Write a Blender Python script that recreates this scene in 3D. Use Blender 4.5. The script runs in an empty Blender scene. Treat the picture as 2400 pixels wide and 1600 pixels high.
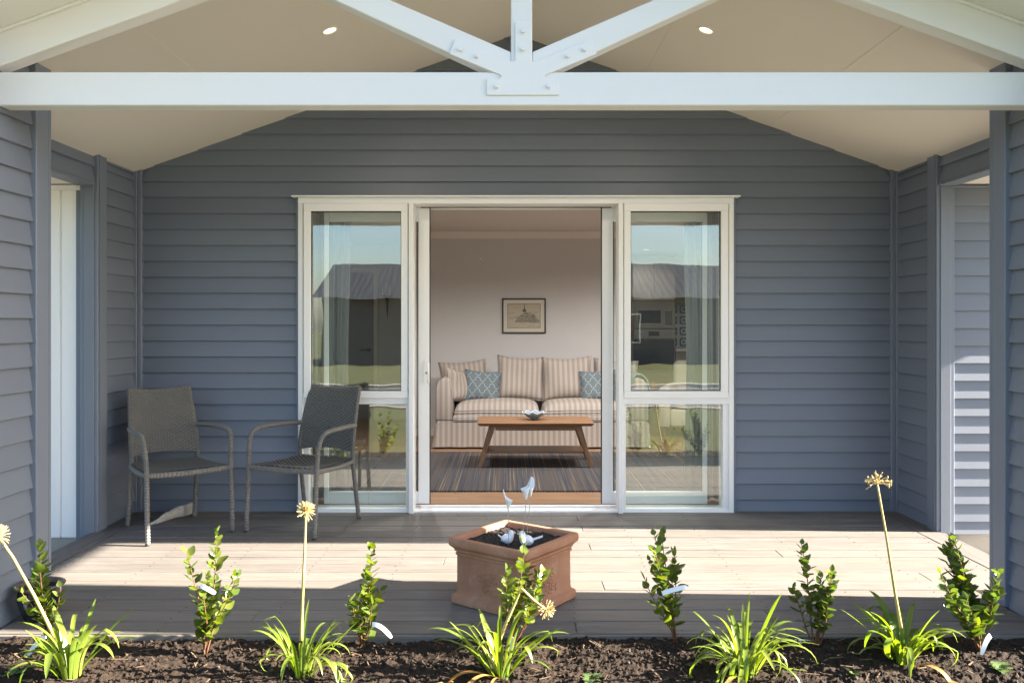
import bpy, bmesh, math, random
from mathutils import Vector, Matrix, Euler, noise
R = math.radians
random.seed(7)
scene = bpy.context.scene
col = scene.collection

# ------------------------------------------------------------------ camera, sky, sun, exposure
H = 1.32; F = 1950.0; VX = 1190.0; VY = 757.0           # eye height, focal length and vanishing point in photo pixels
cam_d = bpy.data.cameras.new('camera'); cam = bpy.data.objects.new('camera', cam_d); col.objects.link(cam)
cam.location = (0, 0, H); cam.rotation_euler = (R(90), 0, 0)
cam_d.sensor_width = 36; cam_d.lens = 36 * F / 2400
cam_d.shift_x = (1200 - VX) / 2400; cam_d.shift_y = (VY - 800) / 2400
cam_d.clip_start = 0.05; cam_d.clip_end = 500
scene.camera = cam

SUN = Vector((-1, 0.046, -0.42)).normalized()
ELEV = math.asin(-SUN.z); AZ = math.atan2(-SUN.x, -SUN.y)
world = bpy.data.worlds.new('World'); scene.world = world; world.use_nodes = True
wn = world.node_tree; bgn = wn.nodes['Background']
sky = wn.nodes.new('ShaderNodeTexSky'); sky.sky_type = 'NISHITA'; sky.sun_disc = False
sky.sun_elevation = ELEV; sky.sun_rotation = AZ; sky.air_density = 1.0; sky.dust_density = 1.5; sky.ozone_density = 2.0
wn.links.new(sky.outputs[0], bgn.inputs[0]); bgn.inputs[1].default_value = 0.05
sd = bpy.data.lights.new('sun', 'SUN'); sd.energy = 5.0; sd.angle = R(0.53); sd.color = (1, 0.90, 0.76)
so = bpy.data.objects.new('sun', sd); col.objects.link(so); so.location = (20, -5, 20)
so.rotation_euler = SUN.to_track_quat('-Z', 'Y').to_euler()
scene.view_settings.view_transform = 'Standard'; scene.view_settings.look = 'None'
scene.view_settings.exposure = 3.2; scene.view_settings.gamma = 1; scene.view_settings.use_curve_mapping = False
scene.render.engine = 'CYCLES'
scene.cycles.max_bounces = 10; scene.cycles.diffuse_bounces = 6; scene.cycles.transparent_max_bounces = 16
scene.cycles.sample_clamp_indirect = 6

# ------------------------------------------------------------------ helpers
def px(x, y, z=0.0):
    """photo pixel on a level plane z -> world point"""
    Y = (H - z) * F / (y - VY)
    return Vector(((x - VX) * Y / F, Y, z))
def at(x, y, Y):
    """photo pixel at known distance Y -> world point"""
    return Vector(((x - VX) * Y / F, Y, H - (y - VY) * Y / F))

class MB:
    def __init__(s): s.v = []; s.f = []
    def add(s, vs, fs):
        o = len(s.v); s.v += [tuple(p) for p in vs]; s.f += [tuple(i + o for i in f) for f in fs]
        return s
    def box(s, x0, x1, y0, y1, z0, z1):
        return s.add([(x0,y0,z0),(x1,y0,z0),(x1,y1,z0),(x0,y1,z0),(x0,y0,z1),(x1,y0,z1),(x1,y1,z1),(x0,y1,z1)],
              [(0,3,2,1),(4,5,6,7),(0,1,5,4),(1,2,6,5),(2,3,7,6),(3,0,4,7)])
    def hexa(s, p):          # 8 points ordered like box
        return s.add(p, [(0,3,2,1),(4,5,6,7),(0,1,5,4),(1,2,6,5),(2,3,7,6),(3,0,4,7)])
    def prism(s, poly, fn):  # poly: list of 2d; fn(p, k) -> 3d for k in 0,1
        n = len(poly)
        vs = [fn(p, 0) for p in poly] + [fn(p, 1) for p in poly]
        fs = [tuple(range(n)), tuple(range(2*n-1, n-1, -1))] + [(i, i+n, (i+1) % n + n, (i+1) % n) for i in range(n)]
        return s.add(vs, fs)
    def tube(s, pts, rad, n=8, cap=True):
        pts = [Vector(p) for p in pts]
        if not hasattr(rad, '__len__'): rad = [rad] * len(pts)
        up = None; vs = []; fs = []
        for i, p in enumerate(pts):
            t = (pts[min(i+1, len(pts)-1)] - pts[max(i-1, 0)]).normalized()
            if up is None:
                up = Vector((0,0,1)) if abs(t.z) < 0.9 else Vector((0,1,0))
            a = (up - t * up.dot(t)).normalized(); up = a; b = t.cross(a)
            for k in range(n):
                th = 2*math.pi*k/n
                vs.append(p + (a*math.cos(th) + b*math.sin(th)) * rad[i])
        for i in range(len(pts)-1):
            for k in range(n):
                k2 = (k+1) % n
                fs.append((i*n+k, i*n+k2, (i+1)*n+k2, (i+1)*n+k))
        if cap:
            fs.append(tuple(range(n-1, -1, -1))); o = (len(pts)-1)*n; fs.append(tuple(range(o, o+n)))
        return s.add(vs, fs)
    def lathe(s, prof, n=24, c=(0,0,0)):
        vs = []; fs = []
        for r, z in prof:
            for k in range(n):
                th = 2*math.pi*k/n; vs.append((c[0]+r*math.cos(th), c[1]+r*math.sin(th), c[2]+z))
        for i in range(len(prof)-1):
            for k in range(n):
                k2 = (k+1) % n; fs.append((i*n+k, i*n+k2, (i+1)*n+k2, (i+1)*n+k))
        fs.append(tuple(range(n-1,-1,-1))); o = (len(prof)-1)*n; fs.append(tuple(range(o, o+n)))
        return s.add(vs, fs)
    def ball(s, c, r, n=8, m=6, sc=(1,1,1), rot=None):
        vs = []; fs = []
        for i in range(m+1):
            ph = math.pi*i/m
            for k in range(n):
                th = 2*math.pi*k/n
                p = Vector((math.sin(ph)*math.cos(th)*sc[0], math.sin(ph)*math.sin(th)*sc[1], math.cos(ph)*sc[2])) * r
                if rot: p = rot @ p
                vs.append(p + Vector(c))
        for i in range(m):
            for k in range(n):
                k2 = (k+1) % n; fs.append((i*n+k, (i+1)*n+k, (i+1)*n+k2, i*n+k2))
        return s.add(vs, fs)
    def mesh(s, name, smooth=False, bevel=0, seg=1, recalc=True):
        me = bpy.data.meshes.new(name); me.from_pydata(s.v, [], s.f)
        if bevel or recalc:
            bm = bmesh.new(); bm.from_mesh(me)
            bmesh.ops.remove_doubles(bm, verts=bm.verts, dist=1e-6)
            bmesh.ops.recalc_face_normals(bm, faces=bm.faces)
            if bevel:
                ed = [e for e in bm.edges if len(e.link_faces) == 2 and e.calc_face_angle(0) > 0.5]
                bmesh.ops.bevel(bm, geom=ed, offset=bevel, segments=seg, affect='EDGES', profile=0.5, clamp_overlap=True)
            bm.to_mesh(me); bm.free()
        if smooth:
            for p in me.polygons: p.use_smooth = True
        return me
    def build(s, name, mat, parent=None, smooth=False, bevel=0, seg=1, world=True, recalc=True):
        return link(name, s.mesh(name, smooth, bevel, seg, recalc), mat, parent, world)

def chain_loc(p):
    l = Vector((0,0,0))
    while p: l += p.location; p = p.parent
    return l
def link(name, me, mat=None, parent=None, world=True):
    o = bpy.data.objects.new(name, me); col.objects.link(o)
    if mat is not None and len(me.materials) == 0: me.materials.append(mat)
    if parent:
        o.parent = parent
        if world: o.location = -chain_loc(parent)
    return o
def tag(o, label=None, cat=None, group=None, kind=None):
    if label: o['label'] = label
    if cat: o['category'] = cat
    if group: o['group'] = group
    if kind: o['kind'] = kind
    return o
def empty(name, loc=(0,0,0), rz=0, label=None, cat=None, group=None, parent=None):
    o = bpy.data.objects.new(name, None); col.objects.link(o); o.empty_display_size = 0.1
    o.location = loc; o.rotation_euler = (0,0,rz)
    if parent: o.parent = parent
    return tag(o, label, cat, group)
def auto_smooth(o, ang=40):
    me = o.data
    for p in me.polygons: p.use_smooth = True
    me.set_sharp_from_angle(angle=R(ang))
    return o

# ------------------------------------------------------------------ materials
class NT:
    def __init__(s, name):
        s.m = bpy.data.materials.new(name); s.m.use_nodes = True; s.t = s.m.node_tree; s.n = s.t.nodes; s.l = s.t.links
        s.p = s.n['Principled BSDF']; s.out = s.n['Material Output']
    def new(s, k, **kw):
        n = s.n.new(k)
        for a, b in kw.items(): setattr(n, a, b)
        return n
    def link(s, a, b): s.l.new(a, b)
    def math(s, op, a, b=None, c=None):
        n = s.new('ShaderNodeMath', operation=op)
        for i, v in enumerate((a, b, c)):
            if v is None: continue
            if isinstance(v, (int, float)): n.inputs[i].default_value = v
            else: s.link(v, n.inputs[i])
        return n.outputs[0]
    def mix(s, f, a, b):
        n = s.new('ShaderNodeMix', data_type='RGBA')
        for i, v in ((0, f), (6, a), (7, b)):
            if isinstance(v, (int, float)): n.inputs[i].default_value = v
            elif isinstance(v, tuple): n.inputs[i].default_value = (*v, 1) if len(v) == 3 else v
            else: s.link(v, n.inputs[i])
        return n.outputs[2]
    def ramp(s, f, stops):
        n = s.new('ShaderNodeValToRGB'); e = n.color_ramp.elements
        e[0].position = stops[0][0]; e[0].color = (*stops[0][1], 1); e[1].position = stops[-1][0]; e[1].color = (*stops[-1][1], 1)
        for p, c in stops[1:-1]:
            x = e.new(p); x.color = (*c, 1)
        s.link(f, n.inputs[0]); return n.outputs[0]
    def coord(s, kind='Object', scale=(1,1,1), loc=(0,0,0)):
        tc = s.new('ShaderNodeTexCoord'); mp = s.new('ShaderNodeMapping')
        mp.inputs['Scale'].default_value = scale; mp.inputs['Location'].default_value = loc
        s.link(tc.outputs[kind], mp.inputs[0]); return mp.outputs[0]
    def noise(s, vec, scale, detail=4, rough=0.55, dist=0):
        n = s.new('ShaderNodeTexNoise'); n.inputs['Scale'].default_value = scale; n.inputs['Detail'].default_value = detail
        n.inputs['Roughness'].default_value = rough; n.inputs['Distortion'].default_value = dist
        s.link(vec, n.inputs['Vector']); return n.outputs[0]
    def bump(s, h, strength=0.3, dist=0.01):
        b = s.new('ShaderNodeBump'); b.inputs['Strength'].default_value = strength; b.inputs['Distance'].default_value = dist
        s.link(h, b.inputs['Height']); s.link(b.outputs[0], s.p.inputs['Normal']); return b.outputs[0]
    def set(s, base=None, rough=None, metal=None, spec=None):
        if base is not None:
            if isinstance(base, tuple): s.p.inputs['Base Color'].default_value = (*base, 1)
            else: s.link(base, s.p.inputs['Base Color'])
        if rough is not None:
            if isinstance(rough, (int, float)): s.p.inputs['Roughness'].default_value = rough
            else: s.link(rough, s.p.inputs['Roughness'])
        if metal is not None: s.p.inputs['Metallic'].default_value = metal
        if spec is not None: s.p.inputs['Specular IOR Level'].default_value = spec
        return s
    def rnd(s):
        return s.new('ShaderNodeObjectInfo').outputs['Random']

def scale_c(c, k): return tuple(x*k for x in c)
def painted(name, c, rough=0.5, var=0.06, grain=(1,1,1), nscale=6, bump=0.05, objvar=0.0, dirt=0.0):
    t = NT(name); v = t.coord('Object', grain)
    n = t.noise(v, nscale, 5, 0.6)
    base = t.mix(n, scale_c(c, 1-var), scale_c(c, 1+var))
    if objvar:
        r = t.rnd(); base = t.mix(t.math('MULTIPLY', r, objvar), base, scale_c(c, 0.6))
    if dirt:
        d = t.noise(t.coord('Object'), 2.3, 8, 0.7)
        dm = t.math('MULTIPLY', t.math('MAXIMUM', t.math('SUBTRACT', d, 0.5), 0), dirt)
        base = t.mix(dm, base, (0.16, 0.13, 0.09))
    t.set(base, t.math('ADD', t.math('MULTIPLY', n, 0.16), rough-0.08))
    if bump: t.bump(t.noise(t.coord('Object', grain), nscale*12, 4, 0.7), bump, 0.002)
    return t.m
MAT = {}
BOARD = (0.160, 0.184, 0.232)
MAT['board'] = painted('weatherboard_paint', BOARD, 0.5, 0.05, (0.5,0.5,3), 7, 0.12, 0.22, 0.12)
MAT['trim'] = painted('trim_paint', scale_c(BOARD, 1.04), 0.48, 0.04, (3,3,0.5), 7, 0.10, 0.05, 0.10)
MAT['white'] = painted('white_paint', (0.80, 0.79, 0.795), 0.45, 0.025, (0.4,1,3), 5, 0.08, 0.04, 0.10)
MAT['soffit'] = painted('soffit_paint', (0.74, 0.685, 0.605), 0.6, 0.02, (1,1,1), 3, 0.05, 0.02, 0.04)
MAT['alu'] = painted('white_powder_coat', (0.86, 0.86, 0.855), 0.32, 0.012, (1,1,1), 9, 0.0, 0.02, 0.05)
MAT['white_wall'] = painted('white_wall_paint', (0.86,0.855,0.845), 0.5, 0.02, (3,1,0.4), 5, 0.06, 0.03, 0.05)
MAT['wallint'] = painted('interior_wall_paint', (0.60, 0.583, 0.565), 0.75, 0.02, (1,1,1), 5, 0.04)
MAT['ceilint'] = painted('interior_ceiling_paint', (0.65, 0.62, 0.585), 0.8, 0.02, (1,1,1), 5, 0.03)
MAT['cornice'] = painted('cornice_paint', (0.74, 0.70, 0.65), 0.6, 0.02)
MAT['black'] = painted('black_gap', (0.012,0.012,0.012), 0.7, 0.1)
MAT['conc'] = painted('concrete', (0.36,0.33,0.29), 0.85, 0.18, (1,1,1), 14, 0.3)
MAT['roof'] = painted('dark_roof_steel', (0.04,0.042,0.044), 0.5, 0.08, (1,1,1), 4, 0.0)

def m_wood(name, c1, c2, c3, scale, axis, rough=0.7, bumps=0.35, objvar=0.5, tan=None):
    t = NT(name)
    oi = t.new('ShaderNodeObjectInfo')
    tc = t.new('ShaderNodeTexCoord'); ad = t.new('ShaderNodeVectorMath', operation='MULTIPLY_ADD')
    cx = t.new('ShaderNodeCombineXYZ')
    for i in range(3): t.link(oi.outputs['Random'], cx.inputs[i])
    t.link(cx.outputs[0], ad.inputs[0]); ad.inputs[1].default_value = (37, 23, 11); t.link(tc.outputs['Object'], ad.inputs[2])
    mp = t.new('ShaderNodeMapping'); t.link(ad.outputs[0], mp.inputs[0])
    sc = [scale*14]*3; sc[axis] = scale; mp.inputs['Scale'].default_value = sc
    n1 = t.noise(mp.outputs[0], 1.0, 8, 0.65, 1.2)
    mp2 = t.new('ShaderNodeMapping'); t.link(ad.outputs[0], mp2.inputs[0]); sc2 = [scale*70]*3; sc2[axis] = scale*2.5; mp2.inputs['Scale'].default_value = sc2
    n2 = t.noise(mp2.outputs[0], 1.0, 5, 0.7, 0.6)
    big = t.noise(tc.outputs['Object'], 1.6, 3, 0.5)
    base = t.ramp(n1, [(0.28, c1), (0.5, c2), (0.74, c3)])
    base = t.mix(t.math('MULTIPLY', t.math('MAXIMUM', t.math('SUBTRACT', n2, 0.50), 0), 3.6), base, scale_c(c1, 0.40))
    base = t.mix(t.math('MULTIPLY', t.math('SUBTRACT', oi.outputs['Random'], 0.2), objvar), base, scale_c(c1, 0.75))
    base = t.mix(t.math('MULTIPLY', t.math('MAXIMUM', t.math('SUBTRACT', big, 0.52), 0), 1.2), base, scale_c(c1, 0.55))
    if tan:
        rs = t.math('FRACT', t.math('MULTIPLY', oi.outputs['Random'], 7.31))
        base = t.mix(t.math('MULTIPLY', rs, 0.55), base, tan)
    t.set(base, rough)
    t.bump(t.math('ADD', n1, n2), bumps, 0.002)
    return t.m
MAT['deck'] = m_wood('weathered_decking', (0.095,0.087,0.080), (0.168,0.157,0.148), (0.24,0.227,0.216), 2.2, 0, 0.75, 0.6, 0.5, (0.172,0.145,0.120))
MAT['deck_side'] = m_wood('weathered_decking_lengthwise', (0.108,0.098,0.089), (0.158,0.145,0.135), (0.20,0.187,0.175), 2.2, 1, 0.75, 0.4, 0.3)
MAT['oak'] = m_wood('warm_oak', (0.20,0.098,0.045), (0.29,0.15,0.072), (0.35,0.19,0.095), 1.6, 0, 0.42, 0.1, 0.15)
MAT['oak_leg'] = m_wood('warm_oak_upright', (0.20,0.098,0.045), (0.29,0.15,0.072), (0.35,0.19,0.095), 1.6, 2, 0.42, 0.1, 0.1)
MAT['floor'] = m_wood('oak_floorboard', (0.28,0.155,0.085), (0.36,0.21,0.12), (0.42,0.26,0.15), 1.2, 0, 0.35, 0.06, 0.25)
MAT['drift'] = m_wood('driftwood', (0.30,0.28,0.25), (0.45,0.43,0.40), (0.55,0.53,0.49), 4, 0, 0.85, 0.6, 0.1)

def m_soil(name, c):
    t = NT(name); v = t.coord('Object')
    n = t.noise(v, 60, 8, 0.7); b = t.noise(v, 6, 5, 0.6)
    base = t.mix(n, scale_c(c, 0.45), scale_c(c, 1.7)); base = t.mix(t.math('MULTIPLY', b, 0.6), base, scale_c(c, 0.8))
    t.set(base, 0.95, spec=0.2); t.bump(t.noise(v, 160, 6, 0.75), 0.8, 0.006); return t.m
MAT['soil'] = m_soil('garden_soil', (0.030,0.0205,0.015))
MAT['potsoil'] = m_soil('potting_mix', (0.032,0.028,0.026))

def m_terracotta():
    t = NT('terracotta'); v = t.coord('Object')
    n = t.noise(v, 5, 6, 0.65); n2 = t.noise(v, 60, 5, 0.7)
    base = t.ramp(n, [(0.3,(0.31,0.135,0.07)), (0.52,(0.385,0.18,0.10)), (0.75,(0.43,0.225,0.14))])
    base = t.mix(t.math('MULTIPLY', n2, 0.25), base, (0.5,0.34,0.25))
    n3 = t.noise(v, 9, 7, 0.75, 0.8)
    base = t.mix(t.math('MULTIPLY', t.math('MAXIMUM', t.math('SUBTRACT', n3, 0.54), 0), 2.2), base, (0.56,0.40,0.30))
    base = t.mix(t.math('MULTIPLY', t.math('MAXIMUM', t.math('SUBTRACT', 0.43, n3), 0), 2.5), base, (0.20,0.085,0.045))
    t.set(base, 0.85, spec=0.3); t.bump(n2, 0.25, 0.002); return t.m
MAT['terra'] = m_terracotta()

def m_wicker():
    t = NT('grey_wicker'); v = t.coord('Object')
    n = t.noise(v, 220, 3, 0.6); b = t.noise(v, 9, 4, 0.6)
    base = t.mix(n, (0.085,0.083,0.078), (0.20,0.193,0.178)); base = t.mix(t.math('MULTIPLY', b, 0.35), base, (0.105,0.099,0.088))
    t.set(base, 0.55); return t.m
MAT['wicker'] = m_wicker()
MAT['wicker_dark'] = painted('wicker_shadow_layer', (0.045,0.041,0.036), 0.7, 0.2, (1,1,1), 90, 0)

def m_leaf(name, top, under, tr=0.35, rough=0.28):
    t = NT(name); oi = t.new('ShaderNodeObjectInfo'); v = t.coord('Object')
    n = t.noise(v, 25, 3, 0.6)
    base = t.mix(n, scale_c(top, 0.75), scale_c(top, 1.25))
    base = t.mix(t.math('MULTIPLY', oi.outputs['Random'], 0.75), base, under)
    t.set(base, rough, spec=0.5)
    tl = t.new('ShaderNodeBsdfTranslucent'); mx = t.new('ShaderNodeMixShader'); mx.inputs[0].default_value = tr
    hs = t.new('ShaderNodeHueSaturation'); hs.inputs['Saturation'].default_value = 1.15; hs.inputs['Value'].default_value = 1.9; t.link(base, hs.inputs['Color'])
    t.link(hs.outputs[0], tl.inputs[0]); t.link(t.p.outputs[0], mx.inputs[1]); t.link(tl.outputs[0], mx.inputs[2]); t.link(mx.outputs[0], t.out.inputs[0])
    return t.m
MAT['leaf'] = m_leaf('glossy_shrub_leaf', (0.085,0.125,0.018), (0.16,0.19,0.03), 0.33, 0.3)
MAT['leaf_dark'] = m_leaf('dark_shrub_leaf', (0.06,0.10,0.02), (0.10,0.14,0.028), 0.32, 0.28)
MAT['strap'] = m_leaf('strap_leaf', (0.11,0.175,0.022), (0.20,0.235,0.045), 0.38, 0.35)
MAT['strap_dead'] = m_leaf('dry_strap_leaf', (0.34,0.17,0.045), (0.42,0.26,0.09), 0.3, 0.6)
MAT['weed'] = m_leaf('weed_leaf', (0.08,0.14,0.04), (0.12,0.17,0.06), 0.3, 0.45)
MAT['stem'] = painted('red_brown_stem', (0.15,0.065,0.03), 0.6, 0.2, (1,1,1), 40, 0)
def m_scape():
    t = NT('pale_flower_stalk'); v = t.coord('Object', (8,8,2)); n = t.noise(v, 3, 5, 0.65); n2 = t.noise(t.coord('Object', (40,40,6)), 4, 4, 0.7)
    base = t.ramp(n, [(0.3,(0.26,0.25,0.06)), (0.5,(0.44,0.33,0.11)), (0.72,(0.50,0.38,0.17))])
    base = t.mix(t.math('MULTIPLY', t.math('MAXIMUM', t.math('SUBTRACT', n2, 0.55), 0), 2.5), base, (0.20,0.12,0.05))
    t.set(base, 0.55); return t.m
MAT['scape'] = m_scape()
MAT['umbel'] = painted('dried_flower', (0.50,0.38,0.16), 0.7, 0.25, (1,1,1), 60, 0)
MAT['tagp'] = painted('white_plastic_tag', (0.78,0.80,0.84), 0.35, 0.05, (1,1,1), 30, 0)
MAT['porc'] = painted('white_porcelain', (0.80,0.82,0.86), 0.25, 0.02, (1,1,1), 30, 0)
MAT['wire'] = painted('steel_wire', (0.35,0.33,0.30), 0.35, 0.1, (1,1,1), 30, 0)
MAT['pot'] = painted('black_glaze', (0.012,0.014,0.018), 0.12, 0.3, (1,1,1), 12, 0)
MAT['potrim'] = painted('pot_rim_glaze', (0.10,0.085,0.07), 0.35, 0.3, (1,1,1), 22, 0)

def m_glass(name, f0=0.165, tint=(0.93,0.965,0.95), wav=0.0007):
    t = NT(name); t.n.remove(t.p)
    lw = t.new('ShaderNodeLayerWeight'); lw.inputs[0].default_value = 0.5
    p5 = t.math('POWER', lw.outputs['Facing'], 5.0)
    f = t.math('ADD', t.math('MULTIPLY', p5, 1-f0), f0)
    g = t.new('ShaderNodeBsdfGlossy'); g.inputs['Roughness'].default_value = 0.0; g.inputs['Color'].default_value = (1,1,1,1)
    tr = t.new('ShaderNodeBsdfTransparent'); tr.inputs[0].default_value = (*tint, 1)
    if wav:
        b = t.new('ShaderNodeBump'); b.inputs['Strength'].default_value = 1; b.inputs['Distance'].default_value = wav
        t.link(t.noise(t.coord('Object'), 3.2, 1, 0.4), b.inputs['Height']); t.link(b.outputs[0], g.inputs['Normal'])
    mx = t.new('ShaderNodeMixShader'); t.link(f, mx.inputs[0]); t.link(tr.outputs[0], mx.inputs[1]); t.link(g.outputs[0], mx.inputs[2])
    t.link(mx.outputs[0], t.out.inputs[0]); return t.m
MAT['glass'] = m_glass('window_glass')
MAT['glass_inner'] = m_glass('door_glass', 0.03, (0.95,0.97,0.96), 0.0004)
MAT['picglass'] = m_glass('picture_glass', 0.03, (1,1,1), 0)

def m_emit(name, c, s):
    t = NT(name); t.n.remove(t.p); e = t.new('ShaderNodeEmission'); e.inputs[0].default_value = (*c,1); e.inputs[1].default_value = s
    t.link(e.outputs[0], t.out.inputs[0]); return t.m
MAT['lamp'] = m_emit('downlight_glow', (1,0.74,0.42), 0.30)

def m_stripe(name, c1, c2, pitch, axis=0, duty=0.5, rot=False):
    t = NT(name); v = t.coord('Object'); sp = t.new('ShaderNodeSeparateXYZ'); t.link(v, sp.inputs[0])
    x = sp.outputs[axis]
    fr = t.math('FRACT', t.math('ADD', t.math('MULTIPLY', x, 1/pitch), 100.25))
    fac = t.math('MULTIPLY', t.math('ADD', t.math('TANH', t.math('MULTIPLY', t.math('SUBTRACT', t.math('ABSOLUTE', t.math('SUBTRACT', fr, 0.5)), duty/2), 40)), 1), 0.5)
    n = t.noise(t.coord('Object', (1,1,1)), 300, 3, 0.6)
    b = t.noise(v, 7, 4, 0.6)
    base = t.mix(fac, c1, c2); base = t.mix(t.math('MULTIPLY', n, 0.22), base, scale_c(c2, 0.55))
    t.set(base, 0.9, spec=0.15); t.p.inputs['Sheen Weight'].default_value = 0.15
    t.bump(t.math('ADD', t.math('MULTIPLY', n, 0.15), b), 0.5, 0.012); return t.m
C1 = (0.34,0.285,0.245); C2 = (0.46,0.405,0.355)
MAT['stripe'] = m_stripe('striped_linen', C1, C2, 0.056, 0, 0.5)
MAT['stripe_arm'] = m_stripe('striped_linen_side', C1, C2, 0.056, 1, 0.5)
MAT['piping'] = painted('dark_piping', (0.20,0.17,0.16), 0.8, 0.1)
MAT['cream'] = painted('cream_upholstery', (0.62,0.55,0.46), 0.9, 0.05, (1,1,1), 40, 0.2)
MAT['creamw'] = painted('white_cotton', (0.72,0.68,0.62), 0.9, 0.05, (1,1,1), 40, 0.2)
MAT['throw'] = painted('blue_grey_throw', (0.23,0.28,0.30), 0.95, 0.12, (1,1,1), 60, 0.4)

def m_trellis():
    t = NT('trellis_cushion_fabric'); v = t.coord('Object'); sp = t.new('ShaderNodeSeparateXYZ'); t.link(v, sp.inputs[0])
    u = t.math('MULTIPLY', sp.outputs[0], 2*math.pi/0.105); w = t.math('MULTIPLY', sp.outputs[2], 2*math.pi/0.135)
    # ogee lattice: lines x = +-A(z), mirrored; built from a level set of two cosines with a wiggle
    f = t.math('ADD', t.math('COSINE', u), t.math('COSINE', w))
    f = t.math('ADD', f, t.math('MULTIPLY', t.math('COSINE', t.math('MULTIPLY', w, 3.0)), 0.28))
    line = t.math('LESS_THAN', t.math('ABSOLUTE', f), 0.13)
    n = t.noise(v, 260, 3, 0.6)
    base = t.mix(line, (0.155,0.190,0.205), (0.55,0.57,0.56)); base = t.mix(t.math('MULTIPLY', n, 0.25), base, (0.14,0.17,0.19))
    t.set(base, 0.9, spec=0.15); t.bump(t.math('ADD', t.math('MULTIPLY', n, 0.2), t.math('MULTIPLY', line, 0.3)), 0.4, 0.004); return t.m
MAT['trellis'] = m_trellis()

def m_rug():
    t = NT('woven_rug'); v = t.coord('Object')
    st = t.noise(t.coord('Object', (64, 0.4, 1)), 1.0, 3, 0.6)
    st2 = t.noise(t.coord('Object', (9, 0.2, 1)), 1.0, 1, 0.5)
    fine = t.noise(t.coord('Object', (120, 260, 1)), 1.0, 2, 0.6)
    base = t.ramp(st, [(0.42,(0.045,0.05,0.066)), (0.55,(0.085,0.083,0.088)), (0.60,(0.15,0.115,0.085)), (0.68,(0.26,0.185,0.115))])
    base = t.mix(t.math('MULTIPLY', t.math('GREATER_THAN', st2, 0.52), 0.55), base, (0.085,0.072,0.068))
    base = t.mix(t.math('MULTIPLY', t.math('GREATER_THAN', fine, 0.56), 0.4), base, (0.20,0.16,0.125))
    t.set(base, 0.95, spec=0.1); t.bump(t.math('ADD', t.noise(t.coord('Object', (1,1,1)), 130, 3, 0.6), st), 0.6, 0.006); return t.m
MAT['rug'] = m_rug()
MAT['bowl'] = painted('blue_grey_glaze', (0.22,0.30,0.37), 0.2, 0.25, (1,1,1), 25, 0.2)
MAT['steel'] = NT('brushed_steel').set((0.32,0.31,0.30), 0.3, 1.0).m
MAT['ovenglass'] = painted('oven_glass', (0.015,0.015,0.016), 0.08, 0.1, (1,1,1), 5, 0)
MAT['cab'] = painted('taupe_cabinet', (0.28,0.235,0.20), 0.4, 0.04)
MAT['bench'] = painted('stone_benchtop', (0.55,0.53,0.50), 0.3, 0.1, (1,1,1), 40, 0)
MAT['doorint'] = painted('interior_door_paint', (0.22,0.205,0.19), 0.5, 0.03)
MAT['iron'] = painted('black_iron', (0.02,0.02,0.02), 0.5, 0.2)
MAT['wax'] = painted('white_wax', (0.85,0.84,0.80), 0.4, 0.02)
MAT['paper'] = painted('mount_board', (0.70,0.64,0.54), 0.8, 0.03)
def m_curtain():
    t = NT('sheer_curtain'); n = t.noise(t.coord('Object', (40,40,2)), 1, 4, 0.6)
    t.set(t.mix(n, (0.20,0.21,0.215), (0.30,0.315,0.315)), 0.9)
    tl = t.new('ShaderNodeBsdfTranslucent'); tl.inputs[0].default_value = (0.28,0.30,0.30,1)
    mx = t.new('ShaderNodeMixShader'); mx.inputs[0].default_value = 0.4
    t.link(t.p.outputs[0], mx.inputs[1]); t.link(tl.outputs[0], mx.inputs[2]); t.link(mx.outputs[0], t.out.inputs[0]); return t.m
MAT['curtain'] = m_curtain()
def m_tile():
    t = NT('patterned_tile'); v = t.coord('Object', (1/0.17,)*3); sp = t.new('ShaderNodeSeparateXYZ'); t.link(v, sp.inputs[0])
    fx = t.math('ABSOLUTE', t.math('SUBTRACT', t.math('FRACT', sp.outputs[0]), 0.5)); fz = t.math('ABSOLUTE', t.math('SUBTRACT', t.math('FRACT', sp.outputs[2]), 0.5))
    r = t.math('POWER', t.math('ADD', t.math('POWER', fx, 2), t.math('POWER', fz, 2)), 0.5)
    k = t.math('GREATER_THAN', t.math('SINE', t.math('MULTIPLY', t.math('SUBTRACT', r, t.math('MULTIPLY', fx, fz)), 26)), 0.0)
    t.set(t.mix(k, (0.55,0.58,0.60), (0.05,0.075,0.11)), 0.2); return t.m
MAT['tile'] = m_tile()
def m_grass():
    t = NT('lawn_grass'); v = t.coord('Object'); n = t.noise(v, 1.2, 8, 0.7); n2 = t.noise(v, 40, 4, 0.7)
    base = t.mix(n, (0.058,0.070,0.028), (0.115,0.115,0.055)); base = t.mix(t.math('MULTIPLY', n2, 0.5), base, (0.05,0.065,0.022))
    t.set(base, 0.9, spec=0.2); t.bump(n2, 0.7, 0.03); return t.m
MAT['grass'] = m_grass()
MAT['asphalt'] = painted('asphalt', (0.085,0.083,0.08), 0.85, 0.25, (1,1,1), 50, 0.3)
MAT['nwall'] = painted('charcoal_cladding', (0.06,0.058,0.056), 0.6, 0.08)

CX = 0.06                                   # centre line of the porch
def zc(x): return 2.414 + 0.3636*(-abs(x-CX) + CX + 2.512)     # ceiling height
def mir(x): return 2*CX - x

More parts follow.
